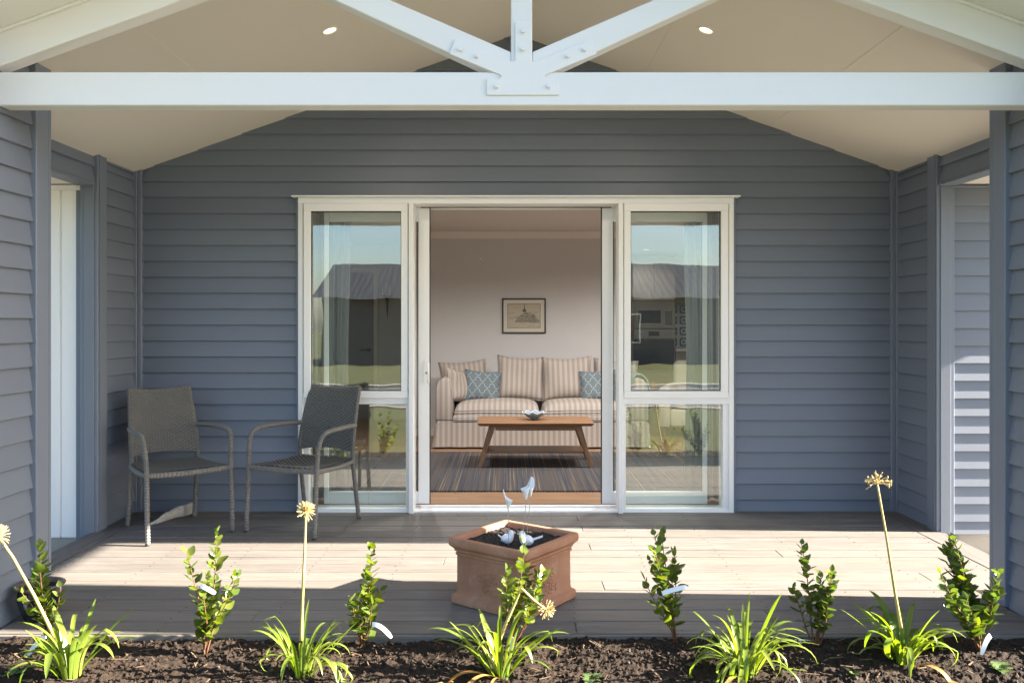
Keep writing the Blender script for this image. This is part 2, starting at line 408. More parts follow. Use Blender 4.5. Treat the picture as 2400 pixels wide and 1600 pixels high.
# ------------------------------------------------------------------ ground, lawn, road
def slab(name, mat, x0, x1, y0, y1, z, kind='structure', th=0.3):
    return tag(MB().box(x0,x1,y0,y1,z-th,z).build(name, mat), kind=kind)
slab('ground', MAT['grass'], -160, 160, -160, 60, -0.36)
slab('lawn', MAT['grass'], -60, 60, -4.0, 2.62, -0.30, th=0.05)
slab('road', MAT['asphalt'], -80, 80, -9.6, -4.1, -0.345, th=0.1)
tag(MB().box(-80,80,-4.1,-4.0,-0.5,-0.25).build('kerb', MAT['conc'], bevel=0.02), kind='structure')
tag(MB().box(-80,80,-9.75,-9.6,-0.5,-0.25).build('kerb', MAT['conc'], bevel=0.02), kind='structure')
slab('path', MAT['conc'], 2.90, 9.0, 2.62, 5.29, -0.16, th=0.2)
slab('path', MAT['conc'], -9.0, -2.78, 2.62, 5.29, -0.16, th=0.2)

# garden bed of bare soil
def soil_z(x, y):
    t = min(max((y-2.75)/0.75, 0), 1)
    z = -0.085 + 0.075*t
    z += 0.020*noise.noise(Vector((x*2.2, y*3.0, 0.3))) + 0.010*noise.noise(Vector((x*7, y*7, 4.1))) + 0.009*noise.noise(Vector((x*19, y*19, 1.7)))
    z += 0.009*noise.noise(Vector((x*43, y*43, 9.2))) + 0.006*noise.noise(Vector((x*90, y*90, 3.2)))
    return z
def build_soil():
    x0, x1, y0, y1, st = -2.75, 2.85, 2.60, 3.515, 0.010
    nx = int((x1-x0)/st); ny = int((y1-y0)/st); m = MB()
    for j in range(ny+1):
        y = y0 + (y1-y0)*j/ny
        for i in range(nx+1):
            x = x0 + (x1-x0)*i/nx
            m.v.append((x, y, soil_z(x, y)))
    for j in range(ny):
        for i in range(nx):
            a = j*(nx+1)+i; m.f.append((a, a+1, a+nx+2, a+nx+1))
    o = m.build('soil_bed', MAT['soil'], smooth=False, recalc=False); tag(o, kind='structure')
    rr = random.Random(3); c = MB()
    ico = bmesh.new(); bmesh.ops.create_icosphere(ico, subdivisions=1, radius=1)
    iv = [v.co.copy() for v in ico.verts]; fi = [tuple(v.index for v in f.verts) for f in ico.faces]; ico.free()
    for k in range(11000):
        x = rr.uniform(x0, x1); y = rr.uniform(2.9, y1)
        r = 0.0025 + 0.007*rr.random()**3.5
        if rr.random() < 0.012: r *= 2.0
        q = Euler((rr.uniform(0,6), rr.uniform(0,6), rr.uniform(0,6))).to_matrix(); s = Vector((rr.uniform(.7,1.3), rr.uniform(.7,1.3), rr.uniform(.55,1)))
        z = soil_z(x, y) + r*0.3
        c.add([Vector((x,y,z)) + q @ Vector((p.x*s.x, p.y*s.y, p.z*s.z))*r*rr.uniform(.8,1.2) for p in iv], fi)
    tag(c.build('soil_clods', MAT['soil'], recalc=False), 'loose dark crumbs of soil strewn over the garden bed', 'soil', kind='stuff')
build_soil()
def litter():
    rr = random.Random(21); a = MB(); b = MB()
    for k in range(420):
        x = rr.uniform(-2.6, 2.7); y = rr.uniform(2.95, 3.5); z = soil_z(x, y) + 0.006; L = rr.uniform(0.006, 0.035); w = rr.uniform(0.0012, 0.004)
        q = Euler((rr.uniform(-.5,.5), rr.uniform(-.5,.5), rr.uniform(0,6.28))).to_matrix(); c = Vector((x,y,z)); h = w*0.4
        a.hexa([c + q @ Vector(p) for p in ((-L,-w,-h),(L,-w*.6,-h),(L,w*.6,-h),(-L,w,-h),(-L,-w,h),(L,-w*.6,h),(L,w*.6,h),(-L,w,h))])
    for k in range(160):
        x = rr.uniform(-2.6, 2.7); y = rr.uniform(2.95, 3.5); r = rr.uniform(0.003, 0.009)
        b.ball((x, y, soil_z(x,y)+r*0.4), r, 7, 5, (rr.uniform(.8,1.3), rr.uniform(.8,1.3), rr.uniform(.5,.9)))
    tag(a.build('bark_litter', painted('dry_litter', (0.11,0.072,0.042), 0.9, 0.35, (1,1,1), 30, 0), recalc=False), 'dry bark and straw bits scattered on the garden soil', 'litter', kind='stuff')
    tag(b.build('pebbles', painted('pebble', (0.062,0.052,0.044), 0.95, 0.4, (1,1,1), 25, 0), recalc=False, smooth=True), 'small grey pebbles scattered on the garden soil', 'pebbles', kind='stuff')
litter()

# ------------------------------------------------------------------ deck
deck = tag(MB().box(-2.60, 2.72, 3.56, 5.84, -0.15, -0.032).build('deck', MAT['black']), kind='structure')
PITCH = 0.1445; Y0 = 5.852
joints = [(1354,1215),(1365,1240),(1382,1280),(1041,1313),(1413,1370),(1072,1206),(1955,1225),(2165,1349),(427,1251),(600,1440),(1800,1440),(1350,1470),(700,1331),(880,1262),(1830,1300)]
jrow = {}
for jx, jy in joints:
    p = px(jx, jy); jrow.setdefault(int((Y0 - p.y)/PITCH), []).append(p.x)
rr = random.Random(11)
screws = MB()
for k in range(16):
    y1 = Y0 - k*PITCH; y0 = y1 - PITCH + 0.007
    wide = y0 > 3.985
    xa, xb = (-2.468, 2.588) if wide else ((-2.19, 2.31) if y0 > 3.47 else (-2.19, 2.31))
    cuts = sorted([xa] + [x for x in jrow.get(k, []) if xa+.2 < x < xb-.2] + [xb])
    if len(cuts) == 2 and k % 3 == 1: cuts = [xa, rr.uniform(-1.4, 1.4), xb]
    for a, b in zip(cuts, cuts[1:]):
        dz = rr.uniform(-0.0012, 0.0012)
        MB().box(a+0.0008, b-0.0008, y0, y1, -0.03, dz).build('deck_board', MAT['deck'], deck, bevel=0.0025)
    for s in range(12):
        X = -2.4 + s*0.45
        if xa < X < xb:
            for yy in (y0+0.03, y1-0.03):
                ox = X + rr.uniform(-.01,.01)
                screws.lathe([(0.003,0.0),(0.003,0.002)], 6, (ox, yy, 0))
tag(screws.build('deck_screw_heads', MAT['iron'], deck, recalc=False), kind='stuff')
for xa, xb in ((2.592, 2.738), (mir(2.738), mir(2.592))):
    MB().box(xa, xb, 4.0, 5.852, -0.03, 0.0005).build('border_board', MAT['deck_side'], deck, bevel=0.0025)
MB().box(-2.19, 2.31, 3.518, 3.536, -0.18, -0.001).build('fascia_board', MAT['deck'], deck, bevel=0.003)
for xa, xb in ((2.738, 2.756), (mir(2.756), mir(2.738))):
    MB().box(xa+0.001, xb, 4.0, 5.25, -0.18, -0.002).build('fascia_board', MAT['deck_side'], deck, bevel=0.003)

# ------------------------------------------------------------------ the house
house = empty('house', (CX, 5.86, 0), 0, 'blue-grey weatherboard house with gabled porch, white truss and sliding door', 'house')
BP = 0.1116; BZ = 0.0798
def board(parent, O, u, n, ub0, ub1, ut0, ut1, z0, z1, mat='board'):
    """one lapped board on a wall: O origin, u along, n outward; bottom edge proud"""
    O = Vector((O[0], O[1], 0)); u = Vector((*u, 0)); n = Vector((*n, 0)); Z = Vector((0,0,1))
    def P(a, v, z): return O + u*a + n*v + Z*z
    zt = z1 + 0.004
    prof = [(0, z0), (0.0215, z0), (0.0245, z0+0.003), (0.0055, zt), (0, zt)]
    zz = lambda z: (z-z0)/(zt-z0) if zt > z0 else 0
    m = MB(); npf = len(prof)
    for k in (0, 1):
        for v, z in prof:
            t = zz(z); a = (ub0 + (ut0-ub0)*t) if k == 0 else (ub1 + (ut1-ub1)*t)
            m.v.append(tuple(P(a, v, z)))
    m.f = [tuple(range(npf)), tuple(range(2*npf-1, npf-1, -1))] + [(i, i+npf, (i+1) % npf + npf, (i+1) % npf) for i in range(npf)]
    return m.build('weatherboard', MAT[mat], parent)
def rows(z_from, z_to, base=BZ, pitch=BP):
    k = math.floor((z_from - base)/pitch); out = []
    while base + k*pitch < z_to:
        a = base + k*pitch; b = a + pitch
        out.append((max(a, z_from), min(b, z_to))); k += 1
    return [r for r in out if r[1]-r[0] > 0.01]

# back wall (core with the door opening) and its boards
WL, WR, ZH = -1.464, 1.578, 2.20
YB = 5.862
bw = MB()
bw.prism([(-3.0,-0.2),(WL+.002,-0.2),(WL+.002,3.0),(-3.0,2.3)], lambda p,k: (p[0], YB + k*0.14, p[1]))
bw.prism([(WR-.002,-0.2),(3.1,-0.2),(3.1,2.3),(WR-.002,3.0)], lambda p,k: (p[0], YB + k*0.14, p[1]))
bw.prism([(WL+.002,ZH-.002),(WR-.002,ZH-.002),(WR-.002,3.0),(CX,3.55),(WL+.002,3.0)], lambda p,k: (p[0], YB + k*0.14, p[1]))
backwall = bw.build('porch_back_wall', MAT['trim'], house)
def xl(z): return max(-2.597, (z-2.414)/0.3636 - 2.512)
for z0, z1 in rows(-0.02, 3.36):
    if z1 <= ZH + 0.012:
        z1c = z1 if z1 < ZH-0.02 else ZH
        board(backwall, (0,YB), (1,0), (0,-1), -2.597, WL-0.022, -2.597, WL-0.022, z0, z1c)
        board(backwall, (0,YB), (1,0), (0,-1), WR+0.022, mir(-2.597), WR+0.022, mir(-2.597), z0, z1c)
    else:
        z0 = max(z0, ZH+0.003)
        a, b = xl(z0)-0.004, min(xl(z1)-0.004, CX-0.01)
        board(backwall, (0,YB), (1,0), (0,-1), a, mir(a), b, mir(b), z0, z1)
for x0, x1 in ((WL-0.021, WL-0.001), (WR+0.001, WR+0.021)):
    MB().box(x0, x1, YB-0.033, YB, -0.01, ZH).build('scriber', MAT['trim'], backwall, bevel=0.002)

# side returns, headers, piers, wing walls (mirrored)
def side(sgn):
    sx = (lambda x: x) if sgn > 0 else mir             # described for the right-hand side
    name = lambda s: s
    fix = lambda m, *a, **k: m
    def bx(x0, x1, *r):
        a, b = sorted((sx(x0), sx(x1))); return MB().box(a, b, *r)
    n = (-1 if sgn > 0 else 1, 0)
    # return wall beside the back wall
    w = bx(2.752, 2.87, 5.30, 5.86, -0.2, 2.40).build('return_wall', MAT['trim'], house)
    O = (sx(2.75), 0)
    for z0, z1 in rows(-0.02, 2.36):
        board(w, O, (0,1), n, 5.383, 5.832, 5.383, 5.832, z0, z1)
    # sloped top piece up to the ceiling
    top = 2.36
    board(w, O, (0,1), n, 5.383, 5.832, 5.383, 5.832, top, 2.395)
    bx(2.715, 2.75, 5.815, 5.85, -0.012, 2.405).build('corner_trim', MAT['trim'], w, bevel=0.003)
    MB().box(*sorted((sx(2.685), sx(2.714))), 5.836-0.012, 5.86, -0.012, 2.405).build('corner_trim', MAT['trim'], w, bevel=0.003)
    # opening post: inner face + jamb facing the garden
    p = bx(2.712, 2.826, 5.262, 5.382, -0.16, 2.42).build('corner_post', MAT['trim'], house, bevel=0.003)
    bx(2.706, 2.711, 5.275, 5.287, -0.02, 2.41).build('post_bead', MAT['trim'], p)
    bx(2.735, 2.80, 5.255, 5.2615, -0.16, 2.195).build('facing_board', MAT['trim'], p, bevel=0.002)
    # header over the side opening
    h = bx(2.754, 2.83, 3.985, 5.262, 2.20, 2.46).build('opening_header', MAT['trim'], house)
    O2 = (sx(2.752), 0)
    for z0, z1 in ((2.205, 2.308), (2.308, 2.40)):
        board(h, O2, (0,1), n, 3.988, 5.258, 3.988, 5.258, z0, z1)
    bx(2.724, 2.836, 3.996, 5.256, 2.188, 2.2035).build('header_batten', MAT['trim'], h, bevel=0.002)
    # front pier
    pr = bx(2.352, 2.83, 3.40, 3.965, -0.25, 2.50).build('pier', MAT['trim'], house)
    O3 = (sx(2.35), 0)
    for z0, z1 in rows(-0.02, 2.44, 0.0798+0.027, 0.1122):
        board(pr, O3, (0,1), n, 3.40, 3.868, 3.40, 3.868, z0, z1)
    board(pr, O3, (0,1), n, 3.40, 3.868, 3.40, 3.868, 2.44, 2.50)
    bx(2.31, 2.352, 3.865, 3.993, 0.0, 2.535).build('corner_board', MAT['trim'], pr, bevel=0.003)
    bx(2.353, 2.46, 3.966, 3.993, 0.0, 2.50).build('corner_board', MAT['trim'], pr, bevel=0.003)
    bx(2.3085, 2.31, 3.968, 3.974, 0.0, 2.5).build('post_bead', MAT['trim'], pr)
    bx(2.325, 2.44, 3.374, 3.398, -0.2, 2.45).build('corner_board', MAT['trim'], pr, bevel=0.003)
    for z0, z1 in rows(-0.2, 2.36, 0.0798+0.027, 0.1122):
        a, b = sorted((sx(2.442), sx(2.83)))
        board(pr, (0, 3.399), (1,0), (0,-1), a, b, a, b, z0, z1)
    return
side(1); side(-1)

# right wing: weatherboards, eave that shades the back of the porch
rw = MB().box(2.828, 9.0, 5.304, 5.45, -0.02, 2.6).build('wing_wall', MAT['trim'], house)
for z0, z1 in rows(-0.02, 2.20, 0.0598):
    board(rw, (0, 5.302), (1,0), (0,-1), 2.83, 8.9, 2.83, 8.9, z0, z1)
MB().box(2.828, 9.0, 5.31, 5.45, -0.4, -0.021).build('foundation', MAT['conc'], house)
e = MB().box(2.84, 5.53, 4.80, 5.30, 2.205, 2.225).build('wing_soffit', MAT['soffit'], house)
MB().box(2.84, 5.53, 4.78, 4.80, 2.15, 2.34).build('wing_fascia', MAT['white'], e)
MB().hexa([(2.84,4.74,2.34),(5.53,4.74,2.34),(5.53,6.4,2.95),(2.84,6.4,2.95),(2.84,4.74,2.37),(5.53,4.74,2.37),(5.53,6.4,2.98),(2.84,6.4,2.98)]).build('wing_roof', MAT['roof'], house)
# left wing: white vertical boards
lw = MB().box(-8.0, -2.71, 5.33, 5.45, -0.05, 2.6).build('wing_wall', MAT['white_wall'], house)
xx = -2.712; k = 0
while xx > -5.5:
    wdt = 0.142
    MB().box(xx-wdt+0.004, xx, 5.305, 5.329, -0.05, 2.197).build('vertical_board', MAT['white_wall'], lw, bevel=0.006); xx -= wdt
MB().box(-8.0, -2.71, 5.32, 5.45, -0.4, -0.051).build('foundation', MAT['conc'], house)
MB().box(-5.5, -2.72, 5.296, 5.3045, 2.165, 2.199).build('frieze_board', MAT['white'], lw, bevel=0.003)
e = MB().box(-5.5, -2.72, 4.80, 5.30, 2.205, 2.225).build('wing_soffit', MAT['soffit'], house)
MB().box(-5.5, -2.72, 4.78, 4.80, 2.15, 2.34).build('wing_fascia', MAT['white'], e)
MB().hexa([(-5.5,4.74,2.34),(-2.72,4.74,2.34),(-2.72,6.4,2.95),(-5.5,6.4,2.95),(-5.5,4.74,2.37),(-2.72,4.74,2.37),(-2.72,6.4,2.98),(-5.5,6.4,2.98)]).build('wing_roof', MAT['roof'], house)

# porch ceiling in panels with jointers
ceil = MB().prism([(CX-2.86, zc(CX-2.86)+0.02),(CX,zc(CX)+0.02),(CX+2.86,zc(CX+2.86)+0.02),(CX+2.86,zc(CX+2.86)+0.05),(CX,zc(CX)+0.05),(CX-2.86,zc(CX-2.86)+0.05)],
                 lambda p,k: (p[0], 3.66 + k*2.20, p[1])).build('porch_ceiling', MAT['soffit'], house)
xs = [0, 0.895, 1.79, 2.86]
for s in (-1, 1):
    for a, b in zip(xs, xs[1:]):
        xa, xb = CX+s*a, CX+s*(b-0.003)
        MB().prism([(xa, zc(xa)), (xb, zc(xb)), (xb, zc(xb)+0.018), (xa, zc(xa)+0.018)], lambda p,k: (p[0], 3.655+k*2.20, p[1])).build('ceiling_panel', MAT['soffit'], ceil)
    for a in xs[1:3]:
        xa, xb = CX+s*(a-0.014), CX+s*(a+0.014)
        MB().prism([(xa, zc(xa)-0.003), (xb, zc(xb)-0.003), (xb, zc(xb)-0.0004), (xa, zc(xa)-0.0004)], lambda p,k: (p[0], 3.69+k*2.14, p[1])).build('joint_strip', MAT['soffit'], ceil)
MB().prism([(CX-3.02, zc(CX-3.02)+0.11),(CX,zc(CX)+0.11),(CX+3.02,zc(CX+3.02)+0.11),(CX+3.02,zc(CX+3.02)+0.16),(CX,zc(CX)+0.16),(CX-3.02,zc(CX-3.02)+0.16)],
           lambda p,k: (p[0], 3.20 + k*3.45, p[1])).build('porch_roof', MAT['roof'], house)

# front truss
truss = MB().box(-2.208, 2.328, 3.60, 3.69, 2.261, 2.405).build('truss_beam', MAT['white'], house, bevel=0.004)
def rl(x): return 2.4325 + 0.361*(-abs(x-CX) + CX + 2.196)      # underside of rafters
def sloped(name, x0, x1, lo, hi, y0, y1, parent, mat='white', bevel=0.003):
    return MB().prism([(x0, rl(x0)+lo),(x1, rl(x1)+lo),(x1, rl(x1)+hi),(x0, rl(x0)+hi)], lambda p,k: (p[0], y0+k*(y1-y0), p[1])).build(name, MAT[mat], parent, bevel=bevel)
for s in (-1, 1):
    sloped('rafter', CX+s*2.85, CX+s*0.003, 0, 0.40, 3.60, 3.69, truss, bevel=0.004)
    sloped('gable_soffit', CX+s*3.05, CX+s*0.003, 0.152, 0.170, 3.222, 3.5985, truss, bevel=0)
    sloped('soffit_bead', CX+s*3.0, CX+s*0.003, 0.138, 0.1515, 3.582, 3.5985, truss)
    sloped('barge_board', CX+s*3.05, CX+s*0.003, 0.142, 0.34, 3.195, 3.2215, truss)
MB().box(CX-0.046, CX+0.046, 3.601, 3.689, 2.406, 3.24).build('king_post', MAT['white'], truss, bevel=0.004)
for s in (-1, 1):
    a = R(22.9); c, sn = math.cos(a), math.sin(a)
    # strut axis: from the beam at the post outwards and up
    base = Vector((CX + s*0.02, 0, 2.44)); d = Vector((s*c, 0, sn)); nrm = Vector((-s*sn, 0, c))
    pts = []
    for t, o in ((0.06,-0.045),(1.06,-0.045),(1.06,0.045),(0.06,0.045)):
        p = base + d*t + nrm*o; pts.append((p.x, p.z))
    # cut foot level on the beam / against the post
    pts[0] = (CX+s*0.047+s*0.088, 2.4055); pts[3] = (CX+s*0.047, (base+d*((0.047-0.02)/c)+nrm*0.045).z); pts.insert(0, (CX+s*0.047, 2.4055))
    MB().prism(pts, lambda p,k: (p[0], 3.602+k*0.086, p[1])).build('strut', MAT['white'], truss, bevel=0.004)
# steel connector plate in outline, with hex bolts
PL = 542.0
def bp(x, y): return ((800 + x/2.904 - VX)/PL, H + (VY - y/2.904)/PL)
outl = [(990,650),(1480,650),(1480,543),(1395,541),(1380,528),(1388,514),(1738,370),(1697,272),(1330,420),(1305,425),(1293,412),(1293,152),(1184,152),(1184,412),(1170,425),(1140,418),(776,268),(737,370),(1080,512),(1090,526),(1075,541),(990,543)]
plate = MB().prism([bp(*p) for p in outl], lambda p,k: (p[0], 3.592+k*0.0078, p[1])).build('connector_plate', MAT['white'], truss, bevel=0.0012)
for b in ((1058,593),(1413,593),(1236,220),(1236,340),(815,342),(926,388),(1545,388),(1656,342)):
    X, Zb = bp(*b); m = MB()
    m.prism([(0.0125*math.cos(k*2*math.pi/20), 0.0125*math.sin(k*2*math.pi/20)) for k in range(20)], lambda p,k: (X+p[0], 3.5885+k*0.0033, Zb+p[1]))
    m.prism([(0.0085*math.cos(k*math.pi/3), 0.0085*math.sin(k*math.pi/3)) for k in range(6)], lambda p,k: (X+p[0], 3.580+k*0.0082, Zb+p[1]))
    m.build('bolt', MAT['white'], truss)

# porch downlights, lit
def downlight(p, slope, label, power, group=None, r=0.043, mat='lamp', tint=(1,0.80,0.56)):
    o = empty('downlight', p, 0, label, 'downlight', group); o.rotation_euler = (0, slope, 0)
    ring = MB(); n = 28
    prof = [(r*0.86, 0.012), (r*0.88, -0.001), (r*0.95, -0.005), (r*1.08, -0.004), (r*1.12, 0.0)]
    vs = []; fs = []
    for rad, z in prof:
        for k in range(n): vs.append((rad*math.cos(2*math.pi*k/n), rad*math.sin(2*math.pi*k/n), z))
    for i in range(len(prof)-1):
        for k in range(n): k2 = (k+1)%n; fs.append((i*n+k, i*n+k2, (i+1)*n+k2, (i+1)*n+k))
    MB().add(vs, fs).build('trim_ring', MAT['white'], o, smooth=True, world=False)
    MB().lathe([(r*0.855, -0.0005), (r*0.855, 0.010)], 24).build('lens', MAT[mat], o, world=False)
    ld = bpy.data.lights.new('downlight_bulb', 'SPOT'); ld.energy = power; ld.color = tint; ld.spot_size = R(160); ld.spot_blend = 0.7; ld.shadow_soft_size = 0.04
    lo = bpy.data.objects.new('bulb', ld); col.objects.link(lo); lo.parent = o; lo.location = (0,0,-0.02)
    return o
th = math.atan(0.3636)
downlight((-1.0, 4.676, zc(-1.0)-0.001), -th, 'lit round downlight in the porch ceiling on the chairs side', 2.5)
downlight((1.114, 4.676, zc(1.114)-0.001), th, 'lit round downlight in the porch ceiling on the side without chairs', 2.5)

# ------------------------------------------------------------------ door unit: sidelights, sliding leaves
WC = 0.057
fr = MB().box(WL, WR, 5.803, 5.93, 2.152, 2.196).build('door_frame', MAT['alu'], house, bevel=0.003)
MB().box(WL-0.04, WR+0.04, 5.775, 5.86, 2.197, 2.207).build('head_flashing', MAT['alu'], fr, bevel=0.002)
MB().box(WL, WR, 5.80, 6.02, -0.06, 0.012).build('sill', MAT['alu'], fr, bevel=0.003)
MB().box(-0.62, 0.74, 5.90, 5.915, 0.0125, 0.026).build('sill_track', MAT['alu'], fr, bevel=0.002)
MB().box(-0.62, 0.74, 5.917, 5.94, 0.0122, 0.018).build('track_groove', MAT['black'], fr)
MB().box(-0.70, 0.82, 5.932, 6.002, 2.149, 2.196).build('inner_head', MAT['alu'], fr, bevel=0.003)
MB().box(-0.62, 0.74, 5.94, 5.945, 2.142, 2.1488).build('head_seal', MAT['black'], fr)
MB().box(WL, WR, 5.86, 5.99, 2.138, 2.196).v
def sidelight(s):
    sx = (lambda x: WC + s*x)          # x measured outwards from the middle of the unit
    def bx(x0, x1, *r):
        a, b = sorted((sx(x0), sx(x1))); return MB().box(a, b, *r)
    w = bx(1.486, 1.5205, 5.803, 5.93, 0.012, 2.1515).build('window', MAT['alu'], house, bevel=0.003)
    bx(0.7125, 0.7455, 5.775, 5.93, -0.01, 2.1515).build('mullion', MAT['alu'], w, bevel=0.003)
    bx(0.7458, 1.4858, 5.803, 5.93, 0.755, 0.83).build('transom', MAT['alu'], w, bevel=0.003)
    bx(0.7458, 1.4858, 5.81, 5.93, 0.0122, 0.022).build('bottom_bead', MAT['alu'], w)
    bx(0.7458, 0.768, 5.815, 5.93, 0.022, 0.7548).build('side_bead', MAT['alu'], w)
    bx(1.448, 1.4858, 5.815, 5.93, 0.022, 0.7548).build('side_bead', MAT['alu'], w)
    # awning sash, standing a little proud, mitred look by four bars
    z0, z1 = 0.797, 2.1512; xi, xo = 0.752, 1.478
    for a, b, c, d in ((xi, xo, z0, z0+0.05), (xi, xo, z1-0.053, z1)):
        bx(a, b, 5.785, 5.86, c, d).build('sash_rail', MAT['alu'], w, bevel=0.003)
    for a, b in ((xi, xi+0.047), (xo-0.05, xo)):
        bx(a, b, 5.7855, 5.8598, z0+0.0502, z1-0.0532).build('sash_stile', MAT['alu'], w, bevel=0.003)
    def pane(x0, x1, zz0, zz1, y, mat, par, nm='glass_pane'):
        bx(x0, x1, y, y+0.006, zz0, zz1).build(nm, MAT[mat], par)
    pane(xi+0.045, xo-0.048, z0+0.048, z1-0.051, 5.818, 'glass', w)
    pane(0.766, 1.450, 0.020, 0.757, 5.845, 'glass', w)
    for a, b, c, d in ((xi+0.047, xo-0.05, z0+0.05, z0+0.056), (xi+0.047, xo-0.05, z1-0.059, z1-0.053)):
        bx(a, b, 5.806, 5.817, c, d).build('gasket', MAT['black'], w)
    for a, b in ((xi+0.047, xi+0.052), (xo-0.055, xo-0.05)):
        bx(a, b, 5.806, 5.817, z0+0.056, z1-0.059).build('gasket', MAT['black'], w)
    # sliding leaf parked behind the sidelight
    L = bx(0.617, 0.695, 5.945, 5.99, 0.03, 2.147).build('sliding_door', MAT['alu'], house, bevel=0.003)
    bx(1.335, 1.37, 5.945, 5.99, 0.03, 2.147).build('leaf_stile', MAT['alu'], L, bevel=0.003)
    bx(0.6955, 1.3345, 5.945, 5.99, 0.03, 0.115).build('leaf_rail', MAT['alu'], L, bevel=0.003)
    bx(0.6955, 1.3345, 5.945, 5.99, 2.045, 2.147).build('leaf_rail', MAT['alu'], L, bevel=0.003)
    pane(0.69, 1.34, 0.112, 2.048, 5.965, 'glass_inner', L)
    bx(0.7, 0.704, 5.955, 5.964, 0.115, 2.045).build('leaf_gasket', MAT['black'], L)
    bx(1.331, 1.335, 5.955, 5.964, 0.115, 2.045).build('leaf_gasket', MAT['black'], L)
    bx(0.612, 0.6168, 5.95, 5.985, 0.03, 2.147).build('leaf_seal', MAT['black'], L)
    if s < 0:
        xh = sx(0.635)
        h = MB(); prof = [(-0.020,-0.085),(0.020,-0.085),(0.020,0.06),(0.012,0.085),(-0.012,0.085),(-0.020,0.06)]
        h.prism(prof, lambda p,k: (xh+p[0], 5.930+k*0.0148, 0.975+p[1])); h.build('door_handle', MAT['alu'], L, bevel=0.004, seg=2)
        MB().tube([(xh,5.927,0.965),(xh,5.9305,0.965)], 0.010, 14).build('lock_cylinder', MAT['steel'], L)
        MB().tube([(xh+0.008,5.932,1.04),(xh+0.012,5.905,1.02),(xh+0.012,5.90,0.97),(xh+0.012,5.905,0.92),(xh+0.008,5.932,0.90)], 0.006, 8).build('pull_grip', MAT['alu'], L, smooth=True)
sidelight(-1); sidelight(1)

# ------------------------------------------------------------------ living room and kitchen
YR = 9.60; YK = 13.0; XL, XRm = -2.75, 5.6; XHW = -1.12; YHW = 11.2; ZC = 2.37
fl = MB().box(XL, XRm, 6.0, YK, -0.08, 0.004).build('room_floor', MAT['floor'], house)
rr = random.Random(5); y = 6.0
for k in range(5):
    y1 = y+0.135; xs_ = [XL, rr.uniform(-1.0,-.2), rr.uniform(.4,1.4), 2.6]
    for a, b in zip(xs_, xs_[1:]): MB().box(a+0.0005, b-0.0005, y+0.0005, y1-0.0005, 0.0042, 0.018).build('floorboard', MAT['floor'], fl, bevel=0.001)
    y = y1
MB().box(XL, XRm, y, YK, 0.0042, 0.0178).build('floorboard_field', MAT['floor'], fl)
rc = MB().box(XL-0.1, XRm+0.1, 6.004, YK+.1, ZC, ZC+0.08).build('room_ceiling', MAT['ceilint'], house)
XE = 1.40
rb = MB().box(XHW, XE, YR, YR+0.11, 0.0, ZC-0.001).build('living_room_wall', MAT['wallint'], house)
MB().prism([(0,0),(-0.075,0),(-0.062,-0.012),(-0.012,-0.062),(0,-0.075)], lambda p,k: (XHW+(XE-XHW)*k, YR+p[0]-0.0005, ZC-0.0012+p[1])).build('cornice', MAT['cornice'], rb)
MB().box(XHW, XE, YR-0.014, YR-0.0005, 0.018, 0.10).build('skirting', MAT['cornice'], rb, bevel=0.003)
MB().box(XL, XHW+0.1, YHW, YHW+0.1, 0, ZC-0.001).box(XHW, XHW+0.1, YR+0.1105, YHW-0.0005, 0, ZC-0.001).build('hallway_wall', MAT['wallint'], house)
MB().box(XL-0.1, XL, 6.004, YK, 0.0, ZC-0.001).build('room_side_wall', MAT['wallint'], house)
MB().box(XRm, XRm+0.1, 6.004, YK, 0.0, ZC-0.001).build('room_side_wall', MAT['wallint'], house)
kb = MB().box(XL-0.1, 3.3, YK, YK+0.1, 0.0, ZC-0.001)
kb.box(5.2, XRm+0.1, YK, YK+0.1, 0, ZC-0.001); kb.box(3.3, 5.2, YK, YK+0.1, 2.15, ZC-0.001); kb.box(3.3, 5.2, YK, YK+0.1, 0, 0.3)  # leaves an unseen opening, added to let sky light into the rooms
kb.build('kitchen_wall', MAT['wallint'], house)
fw = MB()      # inside face of the front wall
fw.box(XL, WL, 6.004, 6.02, 0, ZC-0.001).box(WR, XRm, 6.004, 6.02, 0, ZC-0.001).box(WL, WR, 6.004, 6.02, 2.2, ZC-0.001)
fw.build('front_wall_lining', MAT['wallint'], house)
MB().box(WL+.001, WR-.001, 6.0035, 6.03, 2.14, 2.1995).build('window_reveal', MAT['alu'], house)
# main roof over the rooms
MB().hexa([(-9,5.9,2.62),(9,5.9,2.62),(9,9.5,3.9),(-9,9.5,3.9),(-9,5.9,2.68),(9,5.9,2.68),(9,9.5,3.96),(-9,9.5,3.96)]).build('main_roof', MAT['roof'], house)
MB().hexa([(-9,9.5,3.9),(9,9.5,3.9),(9,13.6,2.5),(-9,13.6,2.5),(-9,9.5,3.96),(9,9.5,3.96),(9,13.6,2.56),(-9,13.6,2.56)]).build('main_roof', MAT['roof'], house)

# interior door at the end of the hallway
idr = MB().box(-2.56, -1.80, YHW-0.03, YHW-0.001, 0.02, 2.0).build('interior_door', MAT['doorint'], house, bevel=0.003)
for a, b, c, d in ((-2.62,-2.562,0.02,2.06),(-1.798,-1.745,0.02,2.06),(-2.562,-1.798,2.003,2.06)):
    MB().box(a, b, YHW-0.045, YHW-0.001, c, d).build('architrave', MAT['cornice'], idr, bevel=0.003)
hd = MB().tube([(-1.86,YHW-0.03,0.96),(-1.86,YHW-0.08,0.96)], 0.024, 12).tube([(-1.86,YHW-0.075,0.96),(-1.98,YHW-0.078,0.96)], 0.010, 8)
hd.build('lever_handle', MAT['iron'], idr, smooth=True)

